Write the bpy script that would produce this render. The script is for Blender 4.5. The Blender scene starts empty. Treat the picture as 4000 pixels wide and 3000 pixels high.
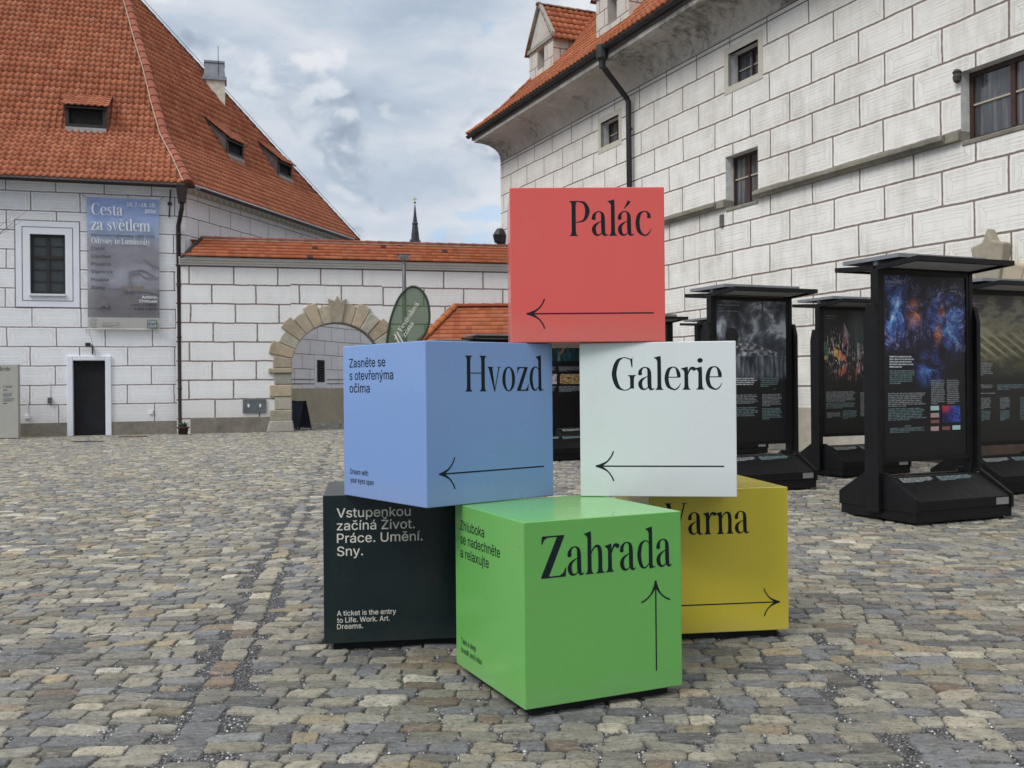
import bpy, bmesh, math, random
import numpy as np
from mathutils import Vector, Matrix
random.seed(7); rng = np.random.default_rng(7)
scn = bpy.context.scene
col = scn.collection
R = math.radians

# ------------------------------------------------------------------ camera
F_PX, CAM_H = 3871.3, 1.436
PITCH, ROLL = R(-0.0587), R(-0.5153)
_F = Vector((0, math.cos(PITCH), -math.sin(PITCH))); _U0 = Vector((0, math.sin(PITCH), math.cos(PITCH))); _R0 = Vector((1, 0, 0))
_R = _R0*math.cos(ROLL) + _U0*math.sin(ROLL); _U = _U0*math.cos(ROLL) - _R0*math.sin(ROLL)
EYE = Vector((0, 0, CAM_H))
cam = bpy.data.cameras.new("camera"); camo = bpy.data.objects.new("camera", cam); col.objects.link(camo)
M4 = Matrix.Identity(4)
for i in range(3):
    M4[i][0] = _R[i]; M4[i][1] = _U[i]; M4[i][2] = -_F[i]; M4[i][3] = EYE[i]
camo.matrix_world = M4
cam.sensor_width = 36; cam.lens = F_PX/4000*36; cam.clip_end = 3000; cam.clip_start = .05
cam.dof.use_dof = True; cam.dof.focus_distance = 5.0; cam.dof.aperture_fstop = 9.0
scn.camera = camo
def ray(px, py):
    return (_F*F_PX + _R*(px-2000) - _U*(py-1500))
def on_plane(px, py, P, n):
    d = ray(px, py); return EYE + d*((P-EYE).dot(n)/d.dot(n))
def at_depth(px, py, Y):
    d = ray(px, py); return EYE + d*(Y/d.y)

# ------------------------------------------------------------------ light
SUN_EL, SUN_AZ = R(48), R(-133)      # azimuth measured clockwise from +Y
sun = bpy.data.lights.new("sun", 'SUN'); sun.energy = 1.7; sun.angle = R(22); sun.color = (1, .965, .91)
suno = bpy.data.objects.new("sun", sun); col.objects.link(suno)
_sd = Vector((math.sin(SUN_AZ)*math.cos(SUN_EL), math.cos(SUN_AZ)*math.cos(SUN_EL), math.sin(SUN_EL)))
suno.rotation_euler = _sd.to_track_quat('Z', 'Y').to_euler(); suno.location = (-20, -20, 40)
scn.view_settings.view_transform = 'Standard'; scn.view_settings.look = 'None'
scn.view_settings.exposure = 0.28; scn.view_settings.gamma = 1
scn.cycles.max_bounces = 6; scn.cycles.diffuse_bounces = 3; scn.cycles.use_denoising = True

# ------------------------------------------------------------------ node helpers
class NT:
    def __init__(s, tree): s.t = tree; s.n = tree.nodes; s.l = tree.links
    def node(s, typ, **kw):
        n = s.n.new(typ)
        for k, v in kw.items(): setattr(n, k, v)
        return n
    def put(s, sock, v):
        if hasattr(v, 'is_output') or isinstance(v, bpy.types.NodeSocket): s.l.new(v, sock)
        elif isinstance(v, (tuple, list)) and len(v) == 3 and sock.type == 'RGBA': sock.default_value = (*v, 1)
        else: sock.default_value = v
    def m(s, op, a, b=None, c=None):
        n = s.node('ShaderNodeMath', operation=op)
        s.put(n.inputs[0], a)
        if b is not None: s.put(n.inputs[1], b)
        if c is not None: s.put(n.inputs[2], c)
        return n.outputs[0]
    def vm(s, op, a, b=None):
        n = s.node('ShaderNodeVectorMath', operation=op); s.put(n.inputs[0], a)
        if b is not None: s.put(n.inputs[1], b)
        return n.outputs[0]
    def mr(s, v, a, b, c=0., d=1., smooth=False):
        n = s.node('ShaderNodeMapRange'); n.clamp = True
        if smooth: n.interpolation_type = 'SMOOTHSTEP'
        s.put(n.inputs[0], v)
        for i, x in enumerate((a, b, c, d)): s.put(n.inputs[1+i], x)
        return n.outputs[0]
    def mix(s, f, a, b, blend='MIX'):
        n = s.node('ShaderNodeMix'); n.data_type = 'RGBA'; n.blend_type = blend
        s.put(n.inputs[0], f); s.put(n.inputs[6], a); s.put(n.inputs[7], b); return n.outputs[2]
    def noise(s, vec, scale, detail=4, rough=.55, dist=0., out=0):
        n = s.node('ShaderNodeTexNoise'); n.inputs['Scale'].default_value = scale; n.inputs['Detail'].default_value = detail
        n.inputs['Roughness'].default_value = rough; n.inputs['Distortion'].default_value = dist
        if vec is not None: s.l.new(vec, n.inputs['Vector'])
        return n.outputs[out]
    def ramp(s, f, stops):
        n = s.node('ShaderNodeValToRGB'); s.put(n.inputs[0], f); e = n.color_ramp.elements
        while len(e) > 1: e.remove(e[-1])
        e[0].position = stops[0][0]; e[0].color = (*stops[0][1], 1)
        for p, c in stops[1:]:
            q = e.new(p); q.color = (*c, 1)
        return n.outputs[0]
    def sep(s, v):
        n = s.node('ShaderNodeSeparateXYZ'); s.l.new(v, n.inputs[0]); return n.outputs
    def comb(s, x, y, z=0.):
        n = s.node('ShaderNodeCombineXYZ'); s.put(n.inputs[0], x); s.put(n.inputs[1], y); s.put(n.inputs[2], z); return n.outputs[0]
    def bump(s, h, strength=.3, dist=.01):
        n = s.node('ShaderNodeBump'); n.inputs['Strength'].default_value = strength; n.inputs['Distance'].default_value = dist
        s.l.new(h, n.inputs['Height']); return n.outputs[0]

# ------------------------------------------------------------------ sky
world = bpy.data.worlds.new("World"); scn.world = world; world.use_nodes = True
w = NT(world.node_tree); w.n.clear()
wo = w.node('ShaderNodeOutputWorld'); bg = w.node('ShaderNodeBackground'); w.l.new(bg.outputs[0], wo.inputs[0])
sky = w.node('ShaderNodeTexSky'); sky.sky_type = 'NISHITA'; sky.sun_disc = False; sky.sun_elevation = SUN_EL; sky.sun_rotation = SUN_AZ
tc = w.node('ShaderNodeTexCoord').outputs['Generated']
sx, sy, sz = w.sep(tc)
Pw2 = w.vm('MULTIPLY', tc, (3.3, 3.3, 5.2))
warp2 = w.noise(Pw2, 1.8, 4, .55, out=1)
sc_ = w.node('ShaderNodeVectorMath', operation='SCALE'); w.l.new(w.vm('SUBTRACT', warp2, (.5, .5, .5)), sc_.inputs[0]); sc_.inputs['Scale'].default_value = .30
Pd = w.vm('ADD', w.vm('ADD', Pw2, sc_.outputs[0]), (6.1, 3.9, 4.4))
def fbm(p):
    a = w.noise(p, 1.0, 3, .5); b_ = w.node('ShaderNodeTexVoronoi'); b_.feature = 'F1'; b_.inputs['Scale'].default_value = 2.5; b_.inputs['Detail'].default_value = 2.; b_.inputs['Roughness'].default_value = .55; w.l.new(p, b_.inputs['Vector'])
    return w.m('SUBTRACT', w.m('ADD', a, w.m('MULTIPLY', w.noise(p, 4.2, 7, .62), .34)), w.m('MULTIPLY', b_.outputs['Distance'], .26))
n1 = fbm(Pd)                                    # billowing cumulus masses
n2 = fbm(w.vm('ADD', Pd, (-.06, -.03, .20)))    # the same field a little higher: lit tops, grey undersides
n3 = w.noise(w.vm('MULTIPLY', Pd, (1., 1., 1.8)), 1.6, 6, .55)
lit = w.mr(w.m('SUBTRACT', n1, n2), -.10, .15, 0., 1., True)
dens = w.mr(n1, .42, .51, 0., 1., True)
veil = w.ramp(n3, [(.30, (.33, .40, .50)), (.45, (.42, .485, .575)), (.58, (.53, .575, .635)), (.72, (.62, .65, .69))])
cum = w.ramp(w.m('ADD', w.m('MULTIPLY', lit, .78), w.m('MULTIPLY', n3, .34)), [(.18, (.23, .28, .365)), (.42, (.335, .395, .48)), (.62, (.49, .535, .60)), (.98, (.66, .685, .72))])
cloud = w.mix(w.m('MULTIPLY', dens, .95), veil, cum)
blue = w.mix(.55, (.42, .66, .93), w.mix(1., sky.outputs[0], (.11, .11, .11), 'MULTIPLY'))
hole = w.mr(w.m('ADD', n1, w.mr(sz, .11, .19, .0, .16)), .38, .45, 1., 0., True)
skyc = w.mix(w.m('MULTIPLY', hole, .6), cloud, blue)
zen = w.mr(sz, .36, .95, 1., 2.5, True)         # an overcast dome is brighter overhead
low = w.mr(sz, -.25, .0, .35, 1.)
zl = w.m('MULTIPLY', zen, low); wm = w.mix(w.mr(sz, .36, .8), (1., 1., 1.), (1.08, .99, .90))
skyv = w.mix(1., w.mix(1., skyc, wm, 'MULTIPLY'), w.comb(zl, zl, zl), 'MULTIPLY')
w.l.new(skyv, bg.inputs[0]); bg.inputs[1].default_value = 1.0

# ------------------------------------------------------------------ materials
def srgb(r, g, b):
    f = lambda c: ((c/255+.055)/1.055)**2.4 if c > 10 else c/255/12.92
    return (f(r), f(g), f(b))
def mat(name, base=(.5, .5, .5), rough=.6, metal=0., spec=.5, var=.0, vscale=6., bump=0., bscale=60., coat=0.):
    m = bpy.data.materials.new(name); m.use_nodes = True; t = NT(m.node_tree)
    b = t.n['Principled BSDF']; b.inputs['Roughness'].default_value = rough; b.inputs['Metallic'].default_value = metal
    b.inputs['Specular IOR Level'].default_value = spec; b.inputs['Coat Weight'].default_value = coat; b.inputs['Coat Roughness'].default_value = .12
    oc = t.node('ShaderNodeTexCoord').outputs['Object']
    c = base
    if var > 0:
        f = t.noise(oc, vscale, 5, .6)
        c = t.mix(t.mr(f, .3, .7), tuple(x*(1-var) for x in base), tuple(min(1, x*(1+var)) for x in base))
        t.put(b.inputs['Roughness'], t.mr(t.noise(oc, vscale*2.3, 4), .3, .7, max(0, rough-.08), min(1, rough+.1)))
    t.put(b.inputs['Base Color'], c)
    if bump > 0: t.l.new(t.bump(t.noise(oc, bscale, 5, .6), bump, .01), b.inputs['Normal'])
    m['_'] = 1
    return m
def mt(name):
    m = bpy.data.materials.new(name); m.use_nodes = True; t = NT(m.node_tree); return m, t, t.n['Principled BSDF']
def uvc(t): return t.node('ShaderNodeUVMap').outputs[0]

def sgraffito(name, ch, bw, v0=0., u0=0., white=(.72, .73, .74), joint=(.165, .115, .098), dirt=.25, line=.42, jw=.026, seed=0., top=99.):
    m, t, b = mt(name)
    uv = uvc(t); oc = t.vm('ADD', uv, (seed, seed*.7, 0.))
    wob = t.node('ShaderNodeVectorMath', operation='SCALE'); t.l.new(t.vm('SUBTRACT', t.noise(oc, 1.3, 3, .6, out=1), (.5, .5, .5)), wob.inputs[0]); wob.inputs['Scale'].default_value = .05
    x, y, _ = t.sep(t.vm('ADD', uv, wob.outputs[0]))
    yv = t.m('DIVIDE', t.m('SUBTRACT', y, v0), ch); row = t.m('FLOOR', yv); fy = t.m('MULTIPLY', t.m('SUBTRACT', yv, row), ch)
    half = t.m('MULTIPLY', t.m('FLOORED_MODULO', row, 2.), .5)
    rj = t.m('MULTIPLY', t.m('FRACT', t.m('MULTIPLY', t.m('SINE', t.m('MULTIPLY', row, 12.99)), 43.7)), .08)
    xv = t.m('ADD', t.m('ADD', t.m('DIVIDE', t.m('SUBTRACT', x, u0), bw), half), rj); bx = t.m('FLOOR', xv); fx = t.m('MULTIPLY', t.m('SUBTRACT', xv, bx), bw)
    dx = t.m('MINIMUM', fx, t.m('SUBTRACT', bw, fx)); dy = t.m('MINIMUM', fy, t.m('SUBTRACT', ch, fy)); d = t.m('MINIMUM', dx, dy)
    wn = t.node('ShaderNodeTexWhiteNoise'); wn.noise_dimensions = '2D'; t.l.new(t.comb(bx, row), wn.inputs['Vector']); rnd = wn.outputs[0]
    jn = t.m('MULTIPLY', t.m('ADD', t.noise(oc, 9., 3), .6), jw*.5)
    J = t.mr(t.m('SUBTRACT', d, jn), -.004, .004, 1., 0.)
    def ln(v, p, wd=.007): return t.mr(t.m('ABSOLUTE', t.m('SUBTRACT', v, p)), wd*.6, wd*1.5, 1., 0.)
    hx = t.m('GREATER_THAN', dx, dy); vx = t.m('SUBTRACT', 1., hx)
    L = t.m('MAXIMUM', ln(d, .075), ln(d, .108))
    L = t.m('MAXIMUM', L, t.m('MULTIPLY', t.m('MAXIMUM', ln(dy, .165), ln(dy, .232)), hx))
    inr = t.m('MULTIPLY', t.m('GREATER_THAN', d, .108), t.m('LESS_THAN', d, .235))
    L = t.m('MAXIMUM', L, t.m('MULTIPLY', ln(t.m('SUBTRACT', dx, dy), 0., .008), inr))
    L = t.m('MAXIMUM', L, t.m('MULTIPLY', ln(dx, .232), vx))
    ls = t.m('MULTIPLY', t.m('MULTIPLY', t.mr(t.noise(oc, 2.6, 5, .7), .3, .66, .05, 1.), t.mr(rnd, 0., 1., .55, 1.)), line)
    hatch = t.mr(t.noise(t.vm('MULTIPLY', oc, (4., 40., 1.)), 1., 4, .75), .50, .78, 0., line*.24)
    L = t.m('MULTIPLY', L, ls)
    L = t.m('MAXIMUM', L, t.m('MULTIPLY', hatch, t.m('GREATER_THAN', d, .11)))
    wh = t.mix(t.m('MULTIPLY', rnd, .13), white, tuple(c*.72 for c in white))
    stn = t.noise(oc, .55, 6, .65); st2 = t.noise(t.vm('MULTIPLY', oc, (1., .35, 1.)), 3.2, 6, .7)
    wh = t.mix(t.m('MULTIPLY', t.mr(t.m('ADD', t.m('MULTIPLY', stn, .6), t.m('MULTIPLY', st2, .5)), .5, .75), dirt), wh, (.40, .36, .29))
    rn = t.noise(t.vm('MULTIPLY', oc, (2.6, .16, 1.)), 1.5, 6, .7); wh = t.mix(t.m('MULTIPLY', t.mr(rn, .53, .72), dirt*.55), wh, (.33, .305, .26))
    pt_ = t.noise(oc, .85, 3, .5, .6); wh = t.mix(t.m('MULTIPLY', t.mr(pt_, .56, .60), dirt*.22), wh, tuple(min(1, c*1.12) for c in white))
    _, vv, _ = t.sep(uv)
    wh = t.mix(t.m('MULTIPLY', t.mr(t.m('ADD', vv, t.m('MULTIPLY', stn, 1.2)), .9, 2.0, 1., 0.), .28), wh, (.42, .37, .29))
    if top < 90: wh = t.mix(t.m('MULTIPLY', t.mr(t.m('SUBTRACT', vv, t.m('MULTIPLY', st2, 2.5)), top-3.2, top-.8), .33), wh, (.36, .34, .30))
    c = t.mix(L, wh, (.30, .27, .24))
    c = t.mix(t.m('MULTIPLY', J, .92), c, joint)
    t.put(b.inputs['Base Color'], c); b.inputs['Roughness'].default_value = .92; b.inputs['Specular IOR Level'].default_value = .15
    h = t.m('SUBTRACT', t.m('MULTIPLY', t.noise(oc, 24., 5, .6), .5), t.m('ADD', t.m('MULTIPLY', J, .8), t.m('MULTIPLY', L, .4)))
    t.l.new(t.bump(h, .45, .012), b.inputs['Normal'])
    return m
def plaster(name, base, dark, amt=.5, scale=1.2, bump=.35, mould=0.):
    m, t, b = mt(name); oc = t.node('ShaderNodeTexCoord').outputs['Object']
    f = t.noise(oc, scale, 7, .65); g = t.noise(oc, scale*5.5, 6, .7)
    c = t.mix(t.m('MULTIPLY', t.mr(t.m('ADD', t.m('MULTIPLY', f, .6), t.m('MULTIPLY', g, .4)), .4, .66), amt), base, dark)
    if mould:
        k = t.mr(t.m('ADD', t.m('MULTIPLY', t.noise(oc, .36, 3, .5), .62), t.m('MULTIPLY', t.noise(oc, 5., 6, .75), .40)), .52, .66, 0., mould, True)
        c = t.mix(k, c, (.05, .048, .043))
    t.put(b.inputs['Base Color'], c); b.inputs['Roughness'].default_value = .93; b.inputs['Specular IOR Level'].default_value = .15
    t.l.new(t.bump(t.m('ADD', g, t.m('MULTIPLY', t.noise(oc, scale*20, 4), .5)), bump, .02), b.inputs['Normal'])
    return m
def tinted(name, mul=1., rough=.85, nscale=9., dark=(.06, .045, .035), damt=.30):
    "colour comes from the mesh's own per-tile / per-stone colour plus weathering noise"
    m, t, b = mt(name); at = t.node('ShaderNodeAttribute'); at.attribute_name = 'tint'
    oc = t.node('ShaderNodeTexCoord').outputs['Object']
    f = t.noise(oc, nscale, 6, .65); g = t.noise(oc, nscale*.12, 5, .6)
    c = t.mix(t.m('MULTIPLY', t.mr(t.m('ADD', t.m('MULTIPLY', f, .5), t.m('MULTIPLY', g, .5)), .46, .72), damt), at.outputs['Color'], dark)
    t.put(b.inputs['Base Color'], c); b.inputs['Roughness'].default_value = rough; b.inputs['Specular IOR Level'].default_value = .25
    t.l.new(t.bump(f, .25, .01), b.inputs['Normal']); return m
MT = {}
def mk():
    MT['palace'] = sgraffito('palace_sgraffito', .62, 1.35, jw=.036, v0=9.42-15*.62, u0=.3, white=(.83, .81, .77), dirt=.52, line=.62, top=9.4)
    MT['gallery'] = sgraffito('gallery_sgraffito', .585, 1.37, v0=.38, u0=.42, white=(.81, .825, .855), dirt=.10, line=.62, seed=4., jw=.030)
    MT['gallery_side'] = sgraffito('gallery_side_sgraffito', .585, 1.3, v0=.38, u0=.75, white=(.72, .71, .74), dirt=.2, line=.5, seed=9., jw=.028)
    MT['yard'] = sgraffito('courtyard_sgraffito', .6, 1.345, v0=.47, u0=.84, white=(.80, .80, .805), dirt=.18, line=.34, seed=14., jw=.043)
    MT['far'] = sgraffito('far_sgraffito', .62, 1.15, v0=1.0, u0=.3, white=(.60, .59, .59), dirt=.22, line=.3, seed=20., jw=.02)
    MT['cove'] = plaster('stained_cove_plaster', (.56, .535, .49), (.30, .275, .24), .75, .9, .3, mould=.76)
    MT['white_plaster'] = plaster('white_plaster', (.66, .68, .71), (.5, .5, .5), .35, 1.5, .25)
    MT['cornice'] = plaster('cornice_plaster', (.62, .61, .585), (.42, .40, .37), .4, 1.5, .25)
    MT['window_band'] = plaster('window_band_plaster', (.76, .79, .85), (.55, .57, .6), .3, 1.5, .15)
    MT['plinth'] = plaster('plinth_render', (.26, .235, .195), (.125, .115, .098), .8, 1.6, .6)
    MT['plinth_far'] = plaster('ochre_plinth_render', (.41, .36, .275), (.27, .235, .18), .7, .8, .5)
    MT['stone'] = plaster('sandstone', (.40, .365, .29), (.23, .20, .15), .65, 2.4, .55)
    MT['surround'] = plaster('pale_stone_surround', (.56, .53, .46), (.36, .33, .27), .5, 2.2, .4)
    MT['stone_grey'] = plaster('grey_stone', (.36, .345, .30), (.19, .18, .155), .7, 2.2, .6)
    MT['mould_stone'] = plaster('blackened_stone', (.10, .095, .085), (.04, .038, .035), .8, 6., .6)
    MT['string'] = plaster('string_course_stone', (.30, .275, .22), (.085, .082, .075), .8, .7, .5)
    MT['tile'] = tinted('clay_tiles'); MT['tile_flat'] = tinted('coping_tiles', damt=.3)
    MT['voussoir'] = tinted('worn_sandstone_blocks', rough=.93, nscale=7., dark=(.14, .12, .085), damt=.65)
    MT['apron'] = mat('grey_dormer_apron', (.20, .20, .195), .8, var=.3)
    MT['mortar'] = mat('hip_mortar', (.38, .28, .21), .9, var=.2, bump=.3)
    MT['gutter'] = mat('dark_metal_gutter', (.022, .020, .021), .45, .3, var=.3)
    MT['pipe_brown'] = mat('brown_downpipe_metal', (.035, .020, .020), .42, .3, var=.25)
    MT['gutter_green'] = mat('weathered_gutter_metal', (.025, .030, .028), .5, .3, var=.35)
    MT['wood_dark'] = mat('dark_window_wood', (.018, .014, .012), .6, var=.3, vscale=20)
    MT['wood_brown'] = mat('brown_window_wood', (.045, .022, .016), .55, var=.3, vscale=20)
    MT['reveal'] = mat('grey_reveal_plaster', (.64, .63, .61), .9, var=.2)
    MT['wire'] = mat('pale_glazing_bar', (.42, .37, .29), .6, var=.1)
    MT['door'] = mat('black_painted_door', (.009, .009, .012), .62, var=.4, vscale=3, spec=.3)
    MT['incised'] = mat('brown_incised_line', (.13, .10, .092), .9, var=.3)
    MT['dark'] = mat('dark_opening', (.006, .006, .006), .9, var=.2)
    MT['cheek'] = mat('dormer_cheek_boards', (.085, .07, .07), .8, var=.35, vscale=3)
    MT['metal_black'] = mat('black_painted_steel', (.0052, .0052, .0062), .5, var=.3, vscale=5, spec=.28)
    MT['metal_grey'] = mat('grey_sheet_metal', (.25, .265, .29), .35, .4, var=.15)
    MT['underside'] = mat('grey_roof_lining', (.42, .42, .41), .7, var=.15)
    MT['plate'] = mat('grey_name_plate', (.26, .26, .27), .5, .2, var=.15)
    MT['ink'] = mat('dark_lettering_vinyl', (.008, .014, .018), .7, var=.1, spec=.2)
    MT['white_ink'] = mat('cream_lettering_vinyl', (.66, .64, .57), .5, var=.06)
    MT['rubber'] = mat('black_plinth_board', (.008, .008, .008), .8, var=.3)
    MT['copy_grey'] = mat('grey_small_print', (.20, .22, .23), .6, var=.5, vscale=40)
    MT['copy_teal'] = mat('teal_small_print', (.115, .175, .185), .6, var=.5, vscale=40)
    MT['copy_white'] = mat('white_small_print', (.42, .46, .48), .6, var=.4, vscale=40)
    MT['glass'] = mat('window_glass', (.12, .125, .135), .06, spec=.7, var=.5, vscale=1.1)
    MT['glass_matt'] = mat('dark_window_glass', (.042, .05, .052), .22, spec=.45, var=.3, vscale=1.)  # darker, duller glass for the gallery window
mk()
def curtained_glass():
    m, t, b = mt('curtained_window_glass'); oc = t.node('ShaderNodeTexCoord').outputs['Object']; x, y, z = t.sep(oc)
    f = t.noise(t.comb(t.m('MULTIPLY', x, 5.), 0., t.m('MULTIPLY', z, .25)), 1.6, 4, .6); g = t.noise(oc, .9, 4, .5)
    c = t.ramp(f, [(.36, (.035, .037, .042)), (.50, (.075, .08, .09)), (.58, (.19, .18, .17)), (.66, (.11, .11, .115))]); c = t.mix(t.mr(g, .4, .65, 0., .55), c, (.055, .06, .07))
    t.put(b.inputs['Base Color'], c); b.inputs['Roughness'].default_value = .05; b.inputs['Specular IOR Level'].default_value = .75
    t.l.new(t.bump(t.noise(oc, 1.3, 2), .05, .05), b.inputs['Normal']); return m
MT['glass'] = curtained_glass()
def paint(name, c, rough=.26):
    m, t, b = mt(name); oc = t.node('ShaderNodeTexCoord').outputs['Object']
    f = t.noise(oc, 2.2, 4, .5); sp = t.noise(oc, 95., 2, .5)
    cc = t.mix(t.mr(f, .3, .7, 0., .22), c, tuple(x*.86 for x in c))
    cc = t.mix(t.m('MULTIPLY', t.mr(sp, .735, .76), .45), cc, tuple(x*.45 for x in c))
    gz = t.sep(oc)[2]; du = t.m('MULTIPLY', t.mr(t.m('SUBTRACT', gz, t.m('MULTIPLY', t.noise(oc, 9., 5, .65), .16)), -.04, .08, 1., 0.), .16 if name[:5] != 'black' else .04); sm = t.m('MULTIPLY', t.mr(t.noise(t.vm('MULTIPLY', oc, (1., 1., .45)), 4.5, 6, .7), .56, .74), .07 if name[:5] != 'black' else .025)
    cc = t.mix(t.m('MAXIMUM', du, sm), cc, (.30, .285, .25))
    t.put(b.inputs['Base Color'], cc); t.put(b.inputs['Roughness'], t.mr(f, .3, .7, rough-.04, rough+.07))
    b.inputs['Coat Weight'].default_value = .35 if name[:5] != 'black' else .2; b.inputs['Coat Roughness'].default_value = .10; b.inputs['Specular IOR Level'].default_value = .5 if name[:5] != 'black' else .4
    t.l.new(t.bump(t.noise(oc, 3., 1, .4), .03, .02), b.inputs['Normal']); return m
PAINT = {k: paint(k+'_gloss_paint', c) for k, c in dict(red=(.70, .088, .070), blue=(.195, .325, .64), green=(.145, .44, .10),
         white=(.66, .70, .71), yellow=(.60, .48, .038), black=(.0055, .0165, .019)).items()}

# ------------------------------------------------------------------ mesh builder
class MB:
    def __init__(s): s.v = []; s.f = []; s.mi = []; s.uv = []; s.ti = []; s.np = []; s.cur = 0; s.tint = None
    def add(s, vs, fs, mi=None, uv=None):
        o = len(s.v); s.v += [tuple(p) for p in vs]
        for k, f in enumerate(fs):
            s.f.append(tuple(o+i for i in f)); s.mi.append(s.cur if mi is None else mi)
            s.uv.append([uv[i] for i in f] if uv else None); s.ti.append(s.tint)
    def quad(s, a, b, c, d, uv=None, mi=None): s.add([a, b, c, d], [(0, 1, 2, 3)], mi, uv)
    def poly(s, ps, uv=None, mi=None): s.add(ps, [tuple(range(len(ps)))], mi, uv)
    def obox(s, c, X, Y, Z, mi=None):
        c, X, Y, Z = map(Vector, (c, X, Y, Z))
        p = [c+X*i+Y*j+Z*k for k in (-1, 1) for j in (-1, 1) for i in (-1, 1)]
        s.add(p, [(0, 2, 3, 1), (4, 5, 7, 6), (0, 1, 5, 4), (2, 6, 7, 3), (0, 4, 6, 2), (1, 3, 7, 5)], mi)
    def box(s, x0, x1, y0, y1, z0, z1, mi=None):
        s.obox(((x0+x1)/2, (y0+y1)/2, (z0+z1)/2), ((x1-x0)/2, 0, 0), (0, (y1-y0)/2, 0), (0, 0, (z1-z0)/2), mi)
    def prism(s, ps, vec, mi=None):
        n = len(ps); ps = [Vector(p) for p in ps]; q = [p+Vector(vec) for p in ps]
        s.add(ps+q, [tuple(range(n))[::-1], tuple(range(n, 2*n))]+[(i, (i+1) % n, n+(i+1) % n, n+i) for i in range(n)], mi)
    def tube(s, pts, r, n=10, mi=None, caps=True):
        pts = [Vector(p) for p in pts]; k = len(pts); rs = r if isinstance(r, (list, tuple)) else [r]*k; vs = []; ref = None
        for i, p in enumerate(pts):
            t = (pts[min(i+1, k-1)]-pts[max(i-1, 0)]).normalized()
            if ref is None: ref = t.orthogonal().normalized()
            a = (ref-t*ref.dot(t)).normalized(); ref = a; b = t.cross(a)
            vs += [p+(a*math.cos(q)+b*math.sin(q))*rs[i] for q in (2*math.pi*j/n for j in range(n))]
        fs = [(i*n+j, i*n+(j+1) % n, (i+1)*n+(j+1) % n, (i+1)*n+j) for i in range(k-1) for j in range(n)]
        if caps: fs += [tuple(range(n))[::-1], tuple(range((k-1)*n, k*n))]
        s.add(vs, fs, mi)
    def lathe(s, prof, c=(0, 0, 0), n=16, mi=None):
        vs = [(c[0]+r*math.cos(2*math.pi*j/n), c[1]+r*math.sin(2*math.pi*j/n), c[2]+z) for r, z in prof for j in range(n)]
        k = len(prof)
        s.add(vs, [(i*n+j, i*n+(j+1) % n, (i+1)*n+(j+1) % n, (i+1)*n+j) for i in range(k-1) for j in range(n)]+[tuple(range(n))[::-1], tuple(range((k-1)*n, k*n))], mi)
    def build(s, name, mats, parent=None, smooth=False, bevel=0., loc=None):
        me = bpy.data.meshes.new(name)
        me.from_pydata(s.v, [], s.f)
        for m in (mats if isinstance(mats, (list, tuple)) else [mats]): me.materials.append(m)
        me.polygons.foreach_set('material_index', s.mi)
        if any(u for u in s.uv):
            L = me.uv_layers.new(name='UVMap'); d = []
            for f, u in zip(s.f, s.uv): d += [c for p in (u or [(0, 0)]*len(f)) for c in p[:2]]
            L.data.foreach_set('uv', d)
        if any(t is not None for t in s.ti):
            A = me.attributes.new('tint', 'FLOAT_COLOR', 'CORNER'); d = []
            for f, t in zip(s.f, s.ti): d += [*(t or (.3, .3, .3)), 1.]*len(f)
            A.data.foreach_set('color', d)
        if smooth: me.polygons.foreach_set('use_smooth', [True]*len(s.f))
        me.update()
        o = bpy.data.objects.new(name, me); col.objects.link(o)
        if parent: o.parent = parent
        if loc: o.location = loc
        if bevel:
            b = o.modifiers.new('bevel', 'BEVEL'); b.width = bevel; b.segments = 2; b.limit_method = 'ANGLE'; b.angle_limit = R(40)
        return o
def np_mesh(name, V, Fq, mats, parent=None, tint=None, smooth=False, ptint=None):
    me = bpy.data.meshes.new(name); nf, k = Fq.shape
    me.vertices.add(len(V)); me.vertices.foreach_set('co', V.astype(np.float32).ravel())
    me.loops.add(nf*k); me.loops.foreach_set('vertex_index', Fq.astype(np.int32).ravel())
    me.polygons.add(nf); me.polygons.foreach_set('loop_start', np.arange(nf, dtype=np.int32)*k)
    if smooth: me.polygons.foreach_set('use_smooth', np.ones(nf, bool))
    for m in (mats if isinstance(mats, (list, tuple)) else [mats]): me.materials.append(m)
    me.update(calc_edges=True)
    if tint is not None:
        A = me.attributes.new('tint', 'FLOAT_COLOR', 'CORNER'); A.data.foreach_set('color', np.repeat(np.c_[tint, np.ones(nf)], k, 0).astype(np.float32).ravel())
    if ptint is not None:
        A = me.attributes.new('tint', 'FLOAT_COLOR', 'POINT'); A.data.foreach_set('color', np.c_[ptint, np.ones(len(V))].astype(np.float32).ravel())
    o = bpy.data.objects.new(name, me); col.objects.link(o)
    if parent: o.parent = parent
    return o
def tag(o, label=None, cat=None, group=None, kind=None):
    for k, v in (('label', label), ('category', cat), ('group', group), ('kind', kind)):
        if v: o[k] = v
    return o
def thing(name, label, cat, loc=(0, 0, 0), rotz=0., group=None):
    o = bpy.data.objects.new(name, None); col.objects.link(o); o.location = loc; o.rotation_euler = (0, 0, rotz); o.empty_display_size = .3
    o.matrix_basis = Matrix.Translation(Vector(loc)) @ Matrix.Rotation(rotz, 4, 'Z')
    return tag(o, label, cat, group)
def inv(root): return root.matrix_basis.inverted()
def copy_tree(o, parent=None):
    c = o.copy(); col.objects.link(c); c.parent = parent
    for ch in [x for x in o.children]: copy_tree(ch, c)
    return c

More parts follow.
